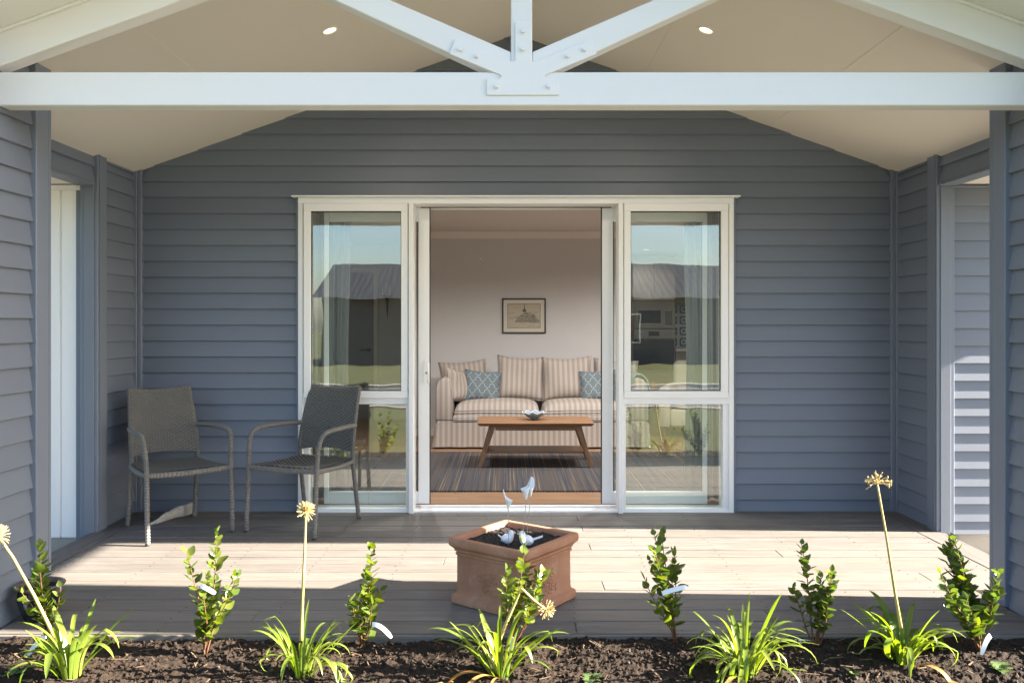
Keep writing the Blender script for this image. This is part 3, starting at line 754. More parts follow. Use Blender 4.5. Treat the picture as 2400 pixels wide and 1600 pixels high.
# wall candle sconce
sc = empty('wall_sconce', (-1.62, YHW-0.001, 1.56), 0, 'black iron wall sconce with white candles seen through the glass by the chairs', 'sconce')
MB().prism([(-0.022,-0.02),(0.0,-0.34),(0.022,-0.02)], lambda p,k: (p[0], -0.012+k*0.011, p[1]+0.14)).build('spike_plate', MAT['iron'], sc, world=False)
MB().tube([(0.075*math.cos(t), -0.085+0.075*math.sin(t), 0.12) for t in [k*math.pi/10 for k in range(21)]], 0.005, 6).tube([(0,-0.01,0.10),(0,-0.085,0.12)],0.006,6).build('ring', MAT['iron'], sc, world=False)
MB().lathe([(0.07,0.115),(0.07,0.121)], 16, (0,-0.085,0)).build('tray', MAT['iron'], sc, world=False)
for x, y, h in ((-0.055,-0.085,0.11),(0.0,-0.11,0.14),(0.045,-0.075,0.13),(0.02,-0.06,0.16)):
    MB().lathe([(0.013,0.1215),(0.013,0.1215+h),(0.003,0.1215+h+0.006)], 12, (x,y,0)).build('candle', MAT['wax'], sc, world=False)

# kitchen seen through the other sidelight
kt = empty('oven_tower', (2.18, 12.4, 0.018), 0, 'taupe kitchen tower cabinet holding microwave and oven', 'cabinet')
MB().box(-0.32,0.32,0.02,0.595,0.0,2.30).build('carcass', MAT['cab'], kt, world=False)
for x0, x1 in ((-0.315,-0.003),(0.003,0.315)): MB().box(x0,x1,0,0.019,1.645,2.25).build('cupboard_door', MAT['cab'], kt, world=False, bevel=0.002)
MB().box(-0.315,0.315,0,0.019,0.10,0.585).build('drawer_front', MAT['cab'], kt, world=False, bevel=0.002)
mw = MB().box(-0.30,0.30,-0.004,0.019,1.225,1.635).build('microwave', MAT['steel'], kt, world=False, bevel=0.003)
MB().box(-0.27,0.13,-0.010,-0.0045,1.265,1.52).build('microwave_door', MAT['steel'], mw, world=False, bevel=0.002)
MB().box(-0.235,0.10,-0.012,-0.0105,1.30,1.49).build('microwave_window', MAT['ovenglass'], mw, world=False)
for q in range(6):
    for r_ in range(3): MB().box(0.17+r_*0.035,0.195+r_*0.035,-0.008,-0.0045,1.28+q*0.035,1.302+q*0.035).build('button', MAT['iron'], mw, world=False)
ov = MB().box(-0.30,0.30,-0.004,0.019,0.60,1.21).build('oven', MAT['steel'], kt, world=False, bevel=0.003)
MB().box(-0.30,0.30,-0.016,-0.0045,0.61,1.06).build('oven_door', MAT['ovenglass'], ov, world=False, bevel=0.003)
MB().tube([(-0.27,-0.045,1.075),(0.27,-0.045,1.075)], 0.010, 8).tube([(-0.25,-0.045,1.075),(-0.25,-0.004,1.075)],0.007,6).tube([(0.25,-0.045,1.075),(0.25,-0.004,1.075)],0.007,6).build('oven_handle', MAT['steel'], ov, world=False)
MB().box(-0.08,0.08,-0.007,-0.0045,1.11,1.18).build('display', MAT['ovenglass'], ov, world=False)
for x in (-0.16,0.16): MB().tube([(x,-0.028,1.145),(x,-0.0045,1.145)], 0.021, 14).build('knob', MAT['steel'], ov, world=False)
kc = empty('kitchen_bench', (3.0, 12.4, 0.018), 0, 'kitchen bench with pale stone top beside the oven tower', 'bench')
MB().box(-0.49,0.6,0.02,0.595,0,0.88).build('base_cabinet', MAT['cab'], kc, world=False)
MB().box(-0.495,0.6,-0.01,0.595,0.881,0.92).build('benchtop', MAT['bench'], kc, world=False, bevel=0.003)
MB().box(-0.49,0.6,0.25,0.595,1.60,2.30).build('wall_cupboard', MAT['cab'], kc, world=False, bevel=0.002)
sp = empty('tile_splashback', (3.0, 12.985, 0.94), 0, 'black and white patterned tile splashback above the kitchen bench', 'tiles')
for i in range(6):
    for j in range(4): MB().box(-0.488+i*0.17,-0.321+i*0.17,-0.008,0.0,j*0.165+0.002,j*0.165+0.164).build('tile', MAT['tile'], sp, world=False)

def room_light(x, y, w, label):
    return downlight((x, y, ZC-0.0005), 0, label, w, 'living room ceiling downlights', 0.05, 'lamp', (1,0.96,0.92))
for x, y, lb in ((-0.8,7.25,'added fill-light downlight between the rug and the curtain next to the chairs'),(0.3,7.25,'added fill-light downlight above the coffee table'),
                 (1.35,7.25,'added fill-light downlight between the rug and the curtain on the oven side'),(2.0,8.0,'added fill-light downlight above the sofa end with the throw'),
                 (3.6,7.6,'added fill-light downlight behind the front wall beyond the oven side'),(1.98,11.9,'lit downlight in the kitchen ceiling in front of the oven tower'),
                 (3.4,11.0,'added fill-light downlight in the kitchen ceiling above the bench')):
    room_light(x, y, 4 if y > 10 else 13, lb)  # added to brighten the rooms; only the oven tower one is a known fixture

# wall sensor
s_ = empty('wall_sensor', (at(1126,607,YR).x, YR-0.0005, at(1126,607,YR).z), 0, 'small round white sensor on the living room wall', 'sensor')
for a, b, c in ((0.036,0.012,'base_ring'),(0.026,0.0135,'groove'),(0.021,0.020,'dome')):
    m = MB(); m.tube([(0,-b,0),(0,-0.0005 if c=='base_ring' else -0.0122,0)], a, 24); m.build(c, MAT['doorint' if c=='groove' else 'cornice'], s_, world=False)

# framed sketch
pic = empty('framed_picture', (at(1228,740,YR).x, YR-0.001, at(1228,740,YR).z), 0, 'black framed pencil sketch of a hill hanging above the sofa', 'picture')
pw, ph = 0.252, 0.202
for a,b,c,d in ((-pw,pw,-ph,-ph+.016),(-pw,pw,ph-.016,ph),(-pw,-pw+.016,-ph+.0162,ph-.0162),(pw-.016,pw,-ph+.0162,ph-.0162)):
    MB().box(a,b,-0.022,-0.001,c,d).build('frame_bar', MAT['iron'], pic, world=False, bevel=0.002)
MB().box(-pw+.012,pw-.012,-0.010,-0.002,-ph+.012,ph-.012).build('mount', MAT['paper'], pic, world=False)
def m_sketch():
    t = NT('pencil_sketch'); v = t.coord('Object'); sp_ = t.new('ShaderNodeSeparateXYZ'); t.link(v, sp_.inputs[0])
    x, z = sp_.outputs[0], sp_.outputs[2]
    hill = t.math('SUBTRACT', 0.045, t.math('MULTIPLY', t.math('POWER', t.math('SUBTRACT', x, 0.04), 2), 5.5))
    rough = t.math('MULTIPLY', t.math('SUBTRACT', t.noise(v, 30, 4, 0.7), 0.5), 0.04)
    ins = t.math('MULTIPLY', t.math('LESS_THAN', z, t.math('ADD', hill, rough)), t.math('GREATER_THAN', z, -0.075))
    hat = t.noise(t.coord('Object', (30,1,90)), 1.2, 6, 0.75, 1.5)
    ink = t.math('MULTIPLY', ins, t.math('GREATER_THAN', hat, 0.47))
    skyw = t.math('MULTIPLY', t.math('GREATER_THAN', t.noise(t.coord('Object', (5,1,60)), 1, 4, 0.6), 0.57), 0.25)
    base = t.mix(t.math('MAXIMUM', t.math('MULTIPLY', ink, 0.75), skyw), (0.52,0.46,0.35), (0.09,0.08,0.07))
    t.set(base, 0.8); return t.m
MB().box(-0.185,0.185,-0.0125,-0.0102,-0.135,0.135).build('sketch', m_sketch(), pic, world=False)
bl = MB()
for a,b,c,d in ((-.19,.19,-.14,-.136),(-.19,.19,.136,.14),(-.19,-.186,-.136,.136),(.186,.19,-.136,.136)): bl.box(a,b,-0.0132,-0.0102,c,d)
bl.build('inner_border', MAT['iron'], pic, world=False)
hut = MB().lathe([(0.02,0.045),(0.022,0.055),(0.016,0.07),(0.006,0.08),(0.002,0.14),(0.001,0.141)], 10, (0.0,0,0))
hut.v = [(x+0.005, -0.0127+y*0.008, z) for x,y,z in hut.v]; hut.build('sketch_dome', painted('pencil_dark',(0.12,0.10,0.08),0.8,0.2), pic, world=False)
MB().box(-pw+.014,pw-.014,-0.0165,-0.0150,-ph+.014,ph-.014).build('glazing', MAT['picglass'], pic, world=False)

# curtains
def curtain(x0, x1, label):
    m = MB(); n = 90; rr = random.Random(int(x0*100)); z0, z1 = 0.03, 2.32; rows_ = 10
    for j in range(rows_+1):
        t = j/rows_; z = z0+(z1-z0)*t
        for i in range(n+1):
            u = i/n; w = 0.028*math.sin(u*2*math.pi*6.3+0.5*math.sin(3*t)) + 0.012*math.sin(u*2*math.pi*13+2*t)
            pinch = 1 - 0.10*math.exp(-((t-0.45)/0.25)**2)
            m.v.append((x0+(x1-x0)*(0.5+(u-0.5)*pinch), 6.13+w*(1.1-0.3*t), z))
    for j in range(rows_):
        for i in range(n): a = j*(n+1)+i; m.f.append((a,a+1,a+n+2,a+n+1))
    o = empty('curtain', ((x0+x1)/2, 6.13, 0.02), 0, label, 'curtain')
    c = m.build('drape', MAT['curtain'], o, smooth=True, recalc=False)
    MB().tube([(x0-.02,6.13,2.33),(x1+.02,6.13,2.33)], 0.012, 8).build('rail', MAT['alu'], o)
curtain(-1.56, -1.16, 'pale sheer curtain gathered behind the glass next to the wicker chairs')
curtain(1.30, 1.70, 'pale sheer curtain gathered behind the glass on the oven side')

# rug
rug = empty('rug', (0.2, 7.4, 0.018), 0, 'flat woven rug striped in blue-grey and tan under the coffee table', 'rug')
MB().box(-1.75, 2.05, -0.97, 0.98, 0.0005, 0.010).build('weave', MAT['rug'], rug, world=False, bevel=0.002)
fg = MB()
for i in range(150): fg.box(-1.75+i*0.0253, -1.738+i*0.0253, -0.985, -0.9705, 0.0005, 0.011)
tag(fg.build('bound_edge', MAT['rug'], rug, world=False), kind='stuff')
gx = MB()

# sofa
SX = 0.355; SW = 2.22
sofa = empty('sofa', (SX, 8.64, 0.018), 0, 'beige striped slipcovered sofa against the living room wall', 'sofa')
def rbox(x0,x1,y0,y1,z0,z1,b,name,mat,par,seg=3):
    o = MB().box(x0,x1,y0,y1,z0,z1).build(name, MAT[mat], par, world=False, bevel=b, seg=seg); auto_smooth(o, 50); return o
def skirt():
    m = MB(); hw = SW/2; n = 60
    path = [(-hw, 0.90), (-hw, 0.0)] + [(-hw+2*hw*i/n, 0.0) for i in range(1, n)] + [(hw, 0.0), (hw, 0.90)]
    for z, o in ((0.02, 0.028), (0.12, 0.012), (0.27, 0.0)):
        for i, (x, y) in enumerate(path):
            w = 0.006*math.sin(i*0.9)*(0.27-z)/0.27
            m.v.append((x*(1+o/hw), y-(o+w if y < 0.01 else 0), z))
    L = len(path)
    for j in range(2):
        for i in range(L-1): a=j*L+i; m.f.append((a,a+1,a+L+1,a+L))
    return m.build('skirt', MAT['stripe'], sofa, smooth=True, world=False, recalc=False)
skirt()
rbox(-SW/2+.01,SW/2-.01,0.012,0.88,0.05,0.30,0.02,'base','stripe',sofa)
rbox(-SW/2+.02,SW/2-.02,0.70,0.92,0.29,0.72,0.07,'back','stripe',sofa)
for s in (-1, 1):
    # arm with a rounded top leaning outwards
    poly = [(0.93,0.29),(1.11,0.29),(1.105,0.60),(1.09,0.68),(1.05,0.72),(1.00,0.73),(0.965,0.71),(0.955,0.64),(0.94,0.50)]
    o = MB().prism([(s*a, z) for a, z in poly], lambda p,k: (p[0], 0.005+k*0.87, p[1])).build('arm', MAT['stripe'], sofa, world=False, bevel=0.012, seg=2); auto_smooth(o, 50)
    for q in range(5): MB().ball((s*1.075, -0.004, 0.12+q*0.035), 0.010, 8, 6, (1,0.5,1)).build('button', MAT['stripe'], sofa, world=False, smooth=True)
def seat_cushion(x0, x1):
    m = MB(); nx, ny = 24, 14; w = x1-x0
    def top(u, v): return 0.30 + 0.155*(max(0,(1-abs(u)**9)*(1-abs(v)**9)))**0.35 + 0.035*(1-u*u)*(1-v*v)
    for j in range(ny+1):
        for i in range(nx+1):
            u=-1+2*i/nx; v=-1+2*j/ny; uu=math.copysign(abs(u)**0.75,u); vv=math.copysign(abs(v)**0.75,v)
            m.v.append((x0+w*(uu+1)/2, 0.0+0.74*(vv+1)/2, top(uu,vv)))
    for j in range(ny):
        for i in range(nx): a=j*(nx+1)+i; m.f.append((a,a+1,a+nx+2,a+nx+1))
    o = m.build('seat_cushion', MAT['stripe'], sofa, smooth=True, world=False, recalc=False)
    MB().box(x0+.004,x1-.004,0.004,0.72,0.275,0.34).build('cushion_side', MAT['stripe'], o, world=False, bevel=0.015)
    MB().tube([(x0+0.01,0.0,0.385),(x0+w*.3,-0.004,0.395),(x0+w*.7,-0.004,0.395),(x1-0.01,0.0,0.385)],0.005,6).tube([(x0+0.01,0.0,0.285),(x1-0.01,0.0,0.285)],0.005,6).build('piping', MAT['piping'], o, world=False)
seat_cushion(-0.93, -0.004); seat_cushion(0.004, 0.93)

def pillow_mesh(w, h, t, seed, pinch=0.07):
    m = MB(); n = 20; rr = random.Random(seed); ph = rr.uniform(0,6)
    for s in (-1, 1):
        for j in range(n+1):
            for i in range(n+1):
                u=-1+2*i/n; v=-1+2*j/n
                x = w/2*u*(1-pinch*(1-v*v)); z = h/2*v*(1-pinch*(1-u*u))
                th_ = t/2*(max(0,(1-u**4)*(1-v**4)))**0.6*(0.82+0.18*math.sin(3*u+ph)*math.cos(2.4*v+ph))
                if v > 0: z -= 0.03*h*math.cos(u*1.5)*(v**2)
                m.v.append((x, s*th_, z + h/2))
    N=(n+1)**2
    for s in range(2):
        for j in range(n):
            for i in range(n):
                a=s*N+j*(n+1)+i; f=(a,a+1,a+n+2,a+n+1); m.f.append(f if s==0 else f[::-1])
    return m
def cushion(name, label, loc, rot, w, h, t, mat, seed, group=None, pipe=True):
    o = link(name, pillow_mesh(w,h,t,seed).mesh(name, True), MAT[mat]); o.location = loc; o.rotation_euler = rot
    tag(o, label, 'cushion', group)
    if pipe:
        pts = []
        for k in range(80):
            q = k/20; sgm = int(q); f_ = q-sgm; u, v = [(-1+2*f_,-1),(1,-1+2*f_),(1-2*f_,1),(-1,1-2*f_)][sgm]
            z = h/2*v*(1-.07*(1-u*u)); z -= (0.03*h*math.cos(u*1.5)*(v**2) if v > 0 else 0)
            pts.append((w/2*u*(1-.07*(1-v*v)), 0, z+h/2))
        pts.append(pts[0])
        MB().tube(pts, 0.004, 6, cap=False).build('piping', MAT[mat if mat == 'trellis' else 'stripe'], o, world=False, smooth=True)
    return o
zt_ = 0.475
cushion('sofa_cushion', 'striped back cushion behind the small striped cushion, at the sensor side of the sofa', (-0.47, 9.26, zt_), (R(-14), R(-4), R(8)), 0.54, 0.44, 0.17, 'stripe', 1)
cushion('sofa_cushion', 'striped back cushion directly left of the sofa cushion gap, below the picture', (0.13, 9.17, zt_), (R(-16), R(3), R(3)), 0.53, 0.50, 0.19, 'stripe', 2)
cushion('sofa_cushion', 'striped back cushion between the picture and the sofa end with the throw', (0.665, 9.16, zt_), (R(-15), R(-2), R(-3)), 0.56, 0.49, 0.19, 'stripe', 3)
cushion('sofa_cushion', 'striped back cushion half hidden behind the door leaf near the throw', (1.17, 9.22, zt_), (R(-16), R(4), R(-6)), 0.50, 0.46, 0.18, 'stripe', 4)
cushion('scatter_cushion', 'small striped cushion turned sideways against the sofa arm', (-0.52, 8.98, 0.47), (R(-10), R(8), R(58)), 0.38, 0.36, 0.15, 'stripe', 5)
cushion('trellis_cushion', 'blue-grey trellis cushion beside the small striped cushion', (-0.29, 9.03, 0.47), (R(-18), R(5), R(6)), 0.40, 0.35, 0.14, 'trellis', 6)
cushion('trellis_cushion', 'blue-grey trellis cushion cut off by the open door leaf', (0.99, 9.02, 0.47), (R(-18), R(-3), R(-4)), 0.40, 0.35, 0.14, 'trellis', 7)
# throw over the far arm
tm = MB(); n = 26
pth = [(0.93,0.47),(0.945,0.62),(0.955,0.70),(0.99,0.745),(1.05,0.74),(1.10,0.69),(1.125,0.58),(1.135,0.40),(1.14,0.22)]
for i,(x,z) in enumerate(pth):
    for k in range(n+1): tm.v.append((SX+x+0.008*math.sin(k*1.3+i)+0.006, 8.74+0.34*k/n, z+0.030+0.004*math.sin(k*2.1)))
for i in range(len(pth)-1):
    for k in range(n): a=i*(n+1)+k; tm.f.append((a,a+1,a+n+2,a+n+1))
th_o = tm.build('throw_blanket', MAT['throw'], smooth=True, recalc=False); tag(th_o, 'blue-grey throw blanket draped over the sofa arm', 'blanket')
sm = th_o.modifiers.new('thick', 'SOLIDIFY'); sm.thickness = 0.012
# armchair beyond
ac = empty('armchair', (2.12, 9.35, 0.018), R(-20), 'cream armchair with rounded arms and white seat pillow beyond the sofa', 'armchair')
for s in (-1, 1):
    o = MB().prism([(s*a,z) for a,z in [(0.30,0.12),(0.42,0.12),(0.43,0.50),(0.41,0.57),(0.36,0.59),(0.31,0.57),(0.295,0.50)]], lambda p,k:(p[0],0.0+k*0.7,p[1])).build('arm', MAT['cream'], ac, world=False, bevel=0.015, seg=2); auto_smooth(o)
rbox(-0.30,0.30,0.03,0.72,0.12,0.32,0.03,'base','cream',ac); rbox(-0.36,0.36,0.60,0.80,0.30,0.85,0.06,'back','cream',ac)
pm = pillow_mesh(0.58,0.56,0.17,9,0.03); pm.v=[(x,z+0.02,y_+0.39) for x,y_,z in pm.v]; pm.build('seat_pillow', MAT['creamw'], ac, world=False, smooth=True)
for x,y_ in ((-0.36,0.05),(0.36,0.05),(-0.36,0.72),(0.36,0.72)): MB().tube([(x,y_,0.0),(x,y_,0.13)],[0.014,0.022],8).build('leg', MAT['oak_leg'], ac, world=False)

# coffee table
ctb = empty('coffee_table', (0.25, 7.40, 0.0285), 0, 'oak coffee table with splayed legs and lower shelf on the rug', 'coffee table')
tw = 0.525
MB().hexa([(-tw+.025,0.025,0.372),(tw-.025,0.025,0.372),(tw-.025,0.545,0.372),(-tw+.025,0.545,0.372),(-tw,0,0.400),(tw,0,0.400),(tw,0.57,0.400),(-tw,0.57,0.400)]).build('tabletop', MAT['oak'], ctb, world=False, bevel=0.003)
ctb_top = 0.400
for sx_ in (-1,1):
    for yb, yt in ((0.05,0.10),(0.52,0.47)):
        xt, xb = sx_*0.385, sx_*0.50
        a, b = 0.028, 0.016
        MB().hexa([(xb-b,yb-b,0),(xb+b,yb-b,0),(xb+b,yb+b,0),(xb-b,yb+b,0),(xt-a,yt-a,0.3715),(xt+a,yt-a,0.3715),(xt+a,yt+a,0.3715),(xt-a,yt+a,0.3715)]).build('leg', MAT['oak_leg'], ctb, world=False, bevel=0.003)
for y_ in (0.088, 0.46): MB().box(-0.36,0.36,y_,y_+0.022,0.325,0.3712).build('apron', MAT['oak'], ctb, world=False, bevel=0.002)
MB().box(-0.445,0.445,0.11,0.46,0.118,0.136).build('shelf', MAT['oak'], ctb, world=False, bevel=0.002)

# scalloped bowl
bo = MB(); n = 48; prof = [(0.030,0.0),(0.034,0.006),(0.030,0.012),(0.055,0.022),(0.082,0.042),(0.105,0.066),(0.101,0.067),(0.078,0.046),(0.05,0.028),(0.0,0.022)]
for r_, z in prof:
    for k in range(n):
        t = 2*math.pi*k/n; wv = max(0,(r_-0.04)/0.065); 
        bo.v.append(((r_+0.008*wv*math.cos(8*t))*math.cos(t), (r_+0.008*wv*math.cos(8*t))*math.sin(t), z+0.007*wv*math.cos(8*t+1.0)))
for i in range(len(prof)-1):
    for k in range(n): k2=(k+1)%n; bo.f.append((i*n+k,i*n+k2,(i+1)*n+k2,(i+1)*n+k))
bo.f.append(tuple(range(n-1,-1,-1)))
b_ = empty('bowl', (at(1252,985,7.70).x, 7.70, 0.0285+ctb_top+0.0004), 0, 'blue-grey scalloped ceramic bowl on the coffee table', 'bowl')
bo.build('body', MAT['bowl'], b_, smooth=True, world=False)
rimp=[]
for k in range(n+1):
    t=2*math.pi*k/n; q=0.104+0.008*math.cos(8*t); rimp.append((q*math.cos(t),q*math.sin(t),0.067+0.007*math.cos(8*t+1)))
MB().tube(rimp,0.003,6,cap=False).build('rim', MAT['porc'], b_, smooth=True, world=False)

# ------------------------------------------------------------------ wicker chairs
def wrapped(pts, r, step=0.009, amp=0.0018, n=9):
    """a cord-wrapped tube along a smoothed path"""
    pts = [Vector(p) for p in pts]
    dense = []
    for i in range(len(pts)-1):
        p0 = pts[max(i-1,0)]; p1 = pts[i]; p2 = pts[i+1]; p3 = pts[min(i+2,len(pts)-1)]
        for k in range(24):
            t = k/24; dense.append(0.5*((2*p1)+(-p0+p2)*t+(2*p0-5*p1+4*p2-p3)*t*t+(-p0+3*p1-3*p2+p3)*t**3))
    dense.append(pts[-1])
    out=[dense[0]]; acc=0
    for a,b in zip(dense,dense[1:]):
        d=(b-a).length; acc+=d
        if acc>=step/2: out.append(b); acc=0
    return MB().tube(out, [r + (amp if i%2 else -amp) for i in range(len(out))], n)
def weave(S, nu, nv, amp=0.0022, fill=0.80):
    """flat strands over and under: S(u,v) -> (point, normal), u,v in 0..1"""
    m = MB()
    def P(u,v,o):
        p,nn = S(min(max(u,0),1),min(max(v,0),1)); return p+nn*o
    for j in range(nv):
        v0=(j+0.5-fill/2)/nv; v1=(j+0.5+fill/2)/nv; b=len(m.v); cnt=0
        for i in range(nu*2+1):
            u=i/(nu*2); o = amp*math.sin(math.pi*(i/2+0.0)+ (math.pi if j%2 else 0)) if i%2 else 0
            m.v += [tuple(P(u,v0,o)),tuple(P(u,v1,o))]; cnt+=1
        for i in range(cnt-1): m.f.append((b+2*i,b+2*i+2,b+2*i+3,b+2*i+1))
    for i in range(nu):
        u0=(i+0.5-fill*0.42)/nu; u1=(i+0.5+fill*0.42)/nu; b=len(m.v)
        for j in range(nv*2+1):
            v=j/(nv*2); o = 0
            if j%2:
                jj=(j-1)//2; o = -amp*(1 if (i+jj)%2==0 else -1)
            m.v += [tuple(P(u0,v,o)),tuple(P(u1,v,o))]
        for j in range(nv*2): m.f.append((b+2*j,b+2*j+2,b+2*j+3,b+2*j+1))
    return m
def make_chair(loc, rz, label):
    c = empty('wicker_chair', loc, rz, label, 'chair', 'wicker armchairs on the deck')
    # local: +x right of the sitter's view from front is -x ... front is -y
    bw_, fw_ = 0.215, 0.262
    for s in (-1, 1):
        front = wrapped([(s*0.256,-0.30,0.0),(s*0.256,-0.285,0.22),(s*0.255,-0.272,0.42),(s*0.260,-0.262,0.54),(s*0.266,-0.235,0.612),(s*0.266,-0.17,0.640),(s*0.260,-0.02,0.645),(s*0.240,0.12,0.642),(s*0.214,0.232,0.635)], 0.0145)
        front.build('front_leg_and_arm', MAT['wicker'], c, smooth=False, world=False)
        wrapped([(s*0.215,0.275,0.0),(s*0.212,0.235,0.22),(s*0.210,0.205,0.42),(s*0.210,0.215,0.55),(s*0.201,0.262,0.72),(s*0.191,0.318,0.885)], 0.0145).build('back_leg', MAT['wicker'], c, world=False)
        MB().lathe([(0.013,-0.0),(0.0155,0.002),(0.0155,0.010)],12,(s*0.256,-0.30,0)).build('foot_cap', MAT['iron'], c, world=False)
        MB().lathe([(0.013,-0.0),(0.0155,0.002),(0.0155,0.010)],12,(s*0.215,0.275,0)).build('foot_cap', MAT['iron'], c, world=False)
        wrapped([(s*0.252,-0.262,0.405),(s*0.235,0.0,0.392),(s*0.214,0.20,0.398)], 0.015).build('seat_rail', MAT['wicker'], c, world=False)
    wrapped([(-0.25,-0.270,0.408),(0,-0.282,0.402),(0.25,-0.270,0.408)], 0.017).build('seat_rail', MAT['wicker'], c, world=False)
    wrapped([(-0.190,0.315,0.885),(-0.10,0.325,0.872),(0,0.329,0.868),(0.10,0.325,0.872),(0.190,0.315,0.885)], 0.012).build('top_rail', MAT['wicker'], c, world=False)
    wrapped([(-0.21,0.210,0.40),(0,0.222,0.39),(0.21,0.210,0.40)], 0.012).build('seat_rail', MAT['wicker'], c, world=False)
    def SB(u, v):
        x = (u-0.5)*2; zz = 0.455 + 0.43*v
        zb = 0.455+0.022*(1-x*x); ztp = 0.885-0.018*(1-x*x); z = zb+(ztp-zb)*v
        t = (z-0.42)/0.465; yb = 0.207 + 0.03*t + 0.083*t*t
        w = 0.216-0.026*t - 0.004*math.sin(math.pi*v)
        y = yb + 0.022*(1-x*x) - 0.017
        n_ = Vector((0.10*x,-1,0.28*t)).normalized()
        return Vector((x*w, y, z)), n_
    b = weave(SB, 22, 36, 0.0034).build('backrest', MAT['wicker'], c, world=False, recalc=False)
    def panel(S, off, nu=14, nv=14):
        m = MB()
        for j in range(nv+1):
            for i in range(nu+1): p,nn=S(i/nu,j/nv); m.v.append(tuple(p+nn*off))
        for j in range(nv):
            for i in range(nu): a=j*(nu+1)+i; m.f.append((a,a+1,a+nu+2,a+nu+1))
        return m
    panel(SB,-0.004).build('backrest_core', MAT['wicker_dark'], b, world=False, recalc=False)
    weave(lambda u,v: (SB(u,v)[0]-SB(u,v)[1]*0.008, -SB(u,v)[1]), 22, 36, 0.0034).build('backrest_rear_weave', MAT['wicker'], b, world=False, recalc=False)
    def SS(u, v):
        x=(u-0.5)*2; y=-0.272+0.487*v; w=0.247-0.037*v
        z=0.420-0.020*math.sin(math.pi*v)*(1-0.6*x*x)+0.004*(1-v)
        return Vector((x*w,y,z)), Vector((0,0,1))
    s2 = weave(SS, 24, 30, 0.0034).build('seat', MAT['wicker'], c, world=False, recalc=False)
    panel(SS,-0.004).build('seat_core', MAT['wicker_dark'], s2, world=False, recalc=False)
    return c
# front of the chair is local -y; pose from the two front feet
def chair_pose(fl, fr_):
    a, b = px(*fl), px(*fr_); d = (b-a).normalized(); face = Vector((d.y, -d.x, 0)); c_ = (a+b)/2 - face*0.295
    return (c_.x, c_.y, 0.0015), math.atan2(face.y, face.x) + math.pi/2
make_chair(*chair_pose((344,1279),(546,1246)), 'grey wicker armchair in the corner, driftwood beneath it')
make_chair(*chair_pose((578.5,1246),(737,1264)), 'grey wicker armchair standing in front of the sidelight glass')

# driftwood
dw = MB(); rr = random.Random(2); p0=px(352,1231); p1=px(452,1203)
n=26; sd_=12
for i in range(n+1):
    t=i/n; c_=p0.lerp(p1,t); rad=0.012+0.052*math.sin(math.pi*min(t*0.62+0.03,1))**1.3
    if t>0.93: rad*=1-(t-0.93)*6
    for k in range(sd_):
        a=2*math.pi*k/sd_; q=1+0.35*noise.noise(Vector((t*3,math.cos(a)*2,math.sin(a)*2)))+0.12*noise.noise(Vector((t*4,math.cos(a)*8,math.sin(a)*8)))
        dw.v.append((c_.x+0.1*rad*math.cos(a), c_.y+rad*1.15*q*math.cos(a), max(0.002, rad*0.62+rad*0.62*q*math.sin(a))))
for i in range(n):
    for k in range(sd_): k2=(k+1)%sd_; dw.f.append((i*sd_+k,i*sd_+k2,(i+1)*sd_+k2,(i+1)*sd_+k))
dw.f.append(tuple(range(sd_-1,-1,-1))); dw.f.append(tuple(range(n*sd_,n*sd_+sd_)))
tag(dw.build('driftwood', MAT['drift']), 'pale weathered piece of driftwood lying under the corner chair', 'driftwood')

# ------------------------------------------------------------------ terracotta planter
pc = (px(1048,1414.7)+px(1358,1396))/2
ang = math.atan2(0.346,0.261)
pl = empty('planter', (pc.x-0.0, pc.y, 0.0015), ang, 'square terracotta planter filled with dark soil in front of the door', 'planter')
def sqring(h, r=0.02, n=5):
    out=[]
    for cx_,cy_,a0 in ((h-r,h-r,0),(-h+r,h-r,90),(-h+r,-h+r,180),(h-r,-h+r,270)):
        for k in range(n): a=R(a0+90*k/(n-1)); out.append((cx_+r*math.cos(a),cy_+r*math.sin(a)))
    return out
prof=[(0.213,0.0),(0.2175,0.004),(0.2175,0.032),(0.2145,0.038),(0.2075,0.042),(0.2015,0.047),(0.1990,0.056),(0.1982,0.075),(0.1978,0.12),(0.1975,0.18),(0.1975,0.222),(0.199,0.226),(0.203,0.229),(0.203,0.236),(0.1985,0.238),(0.2005,0.243),(0.207,0.247),(0.207,0.254),(0.213,0.262),(0.224,0.272),(0.2265,0.280),(0.2265,0.300),(0.223,0.308),(0.215,0.311),(0.198,0.309),(0.191,0.303),(0.187,0.28),(0.187,0.262)]
m=MB(); nn=20
for h,z in prof:
    for x,y_ in sqring(h, 0.016 if h>0.19 else 0.012): m.v.append((x,y_,z))
for i in range(len(prof)-1):
    for k in range(nn): k2=(k+1)%nn; m.f.append((i*nn+k,i*nn+k2,(i+1)*nn+k2,(i+1)*nn+k))
m.f.append(tuple(range(nn-1,-1,-1))); m.f.append(tuple(range((len(prof)-1)*nn,len(prof)*nn)))
body=m.build('body', MAT['terra'], pl, world=False, recalc=False); auto_smooth(body, 30)
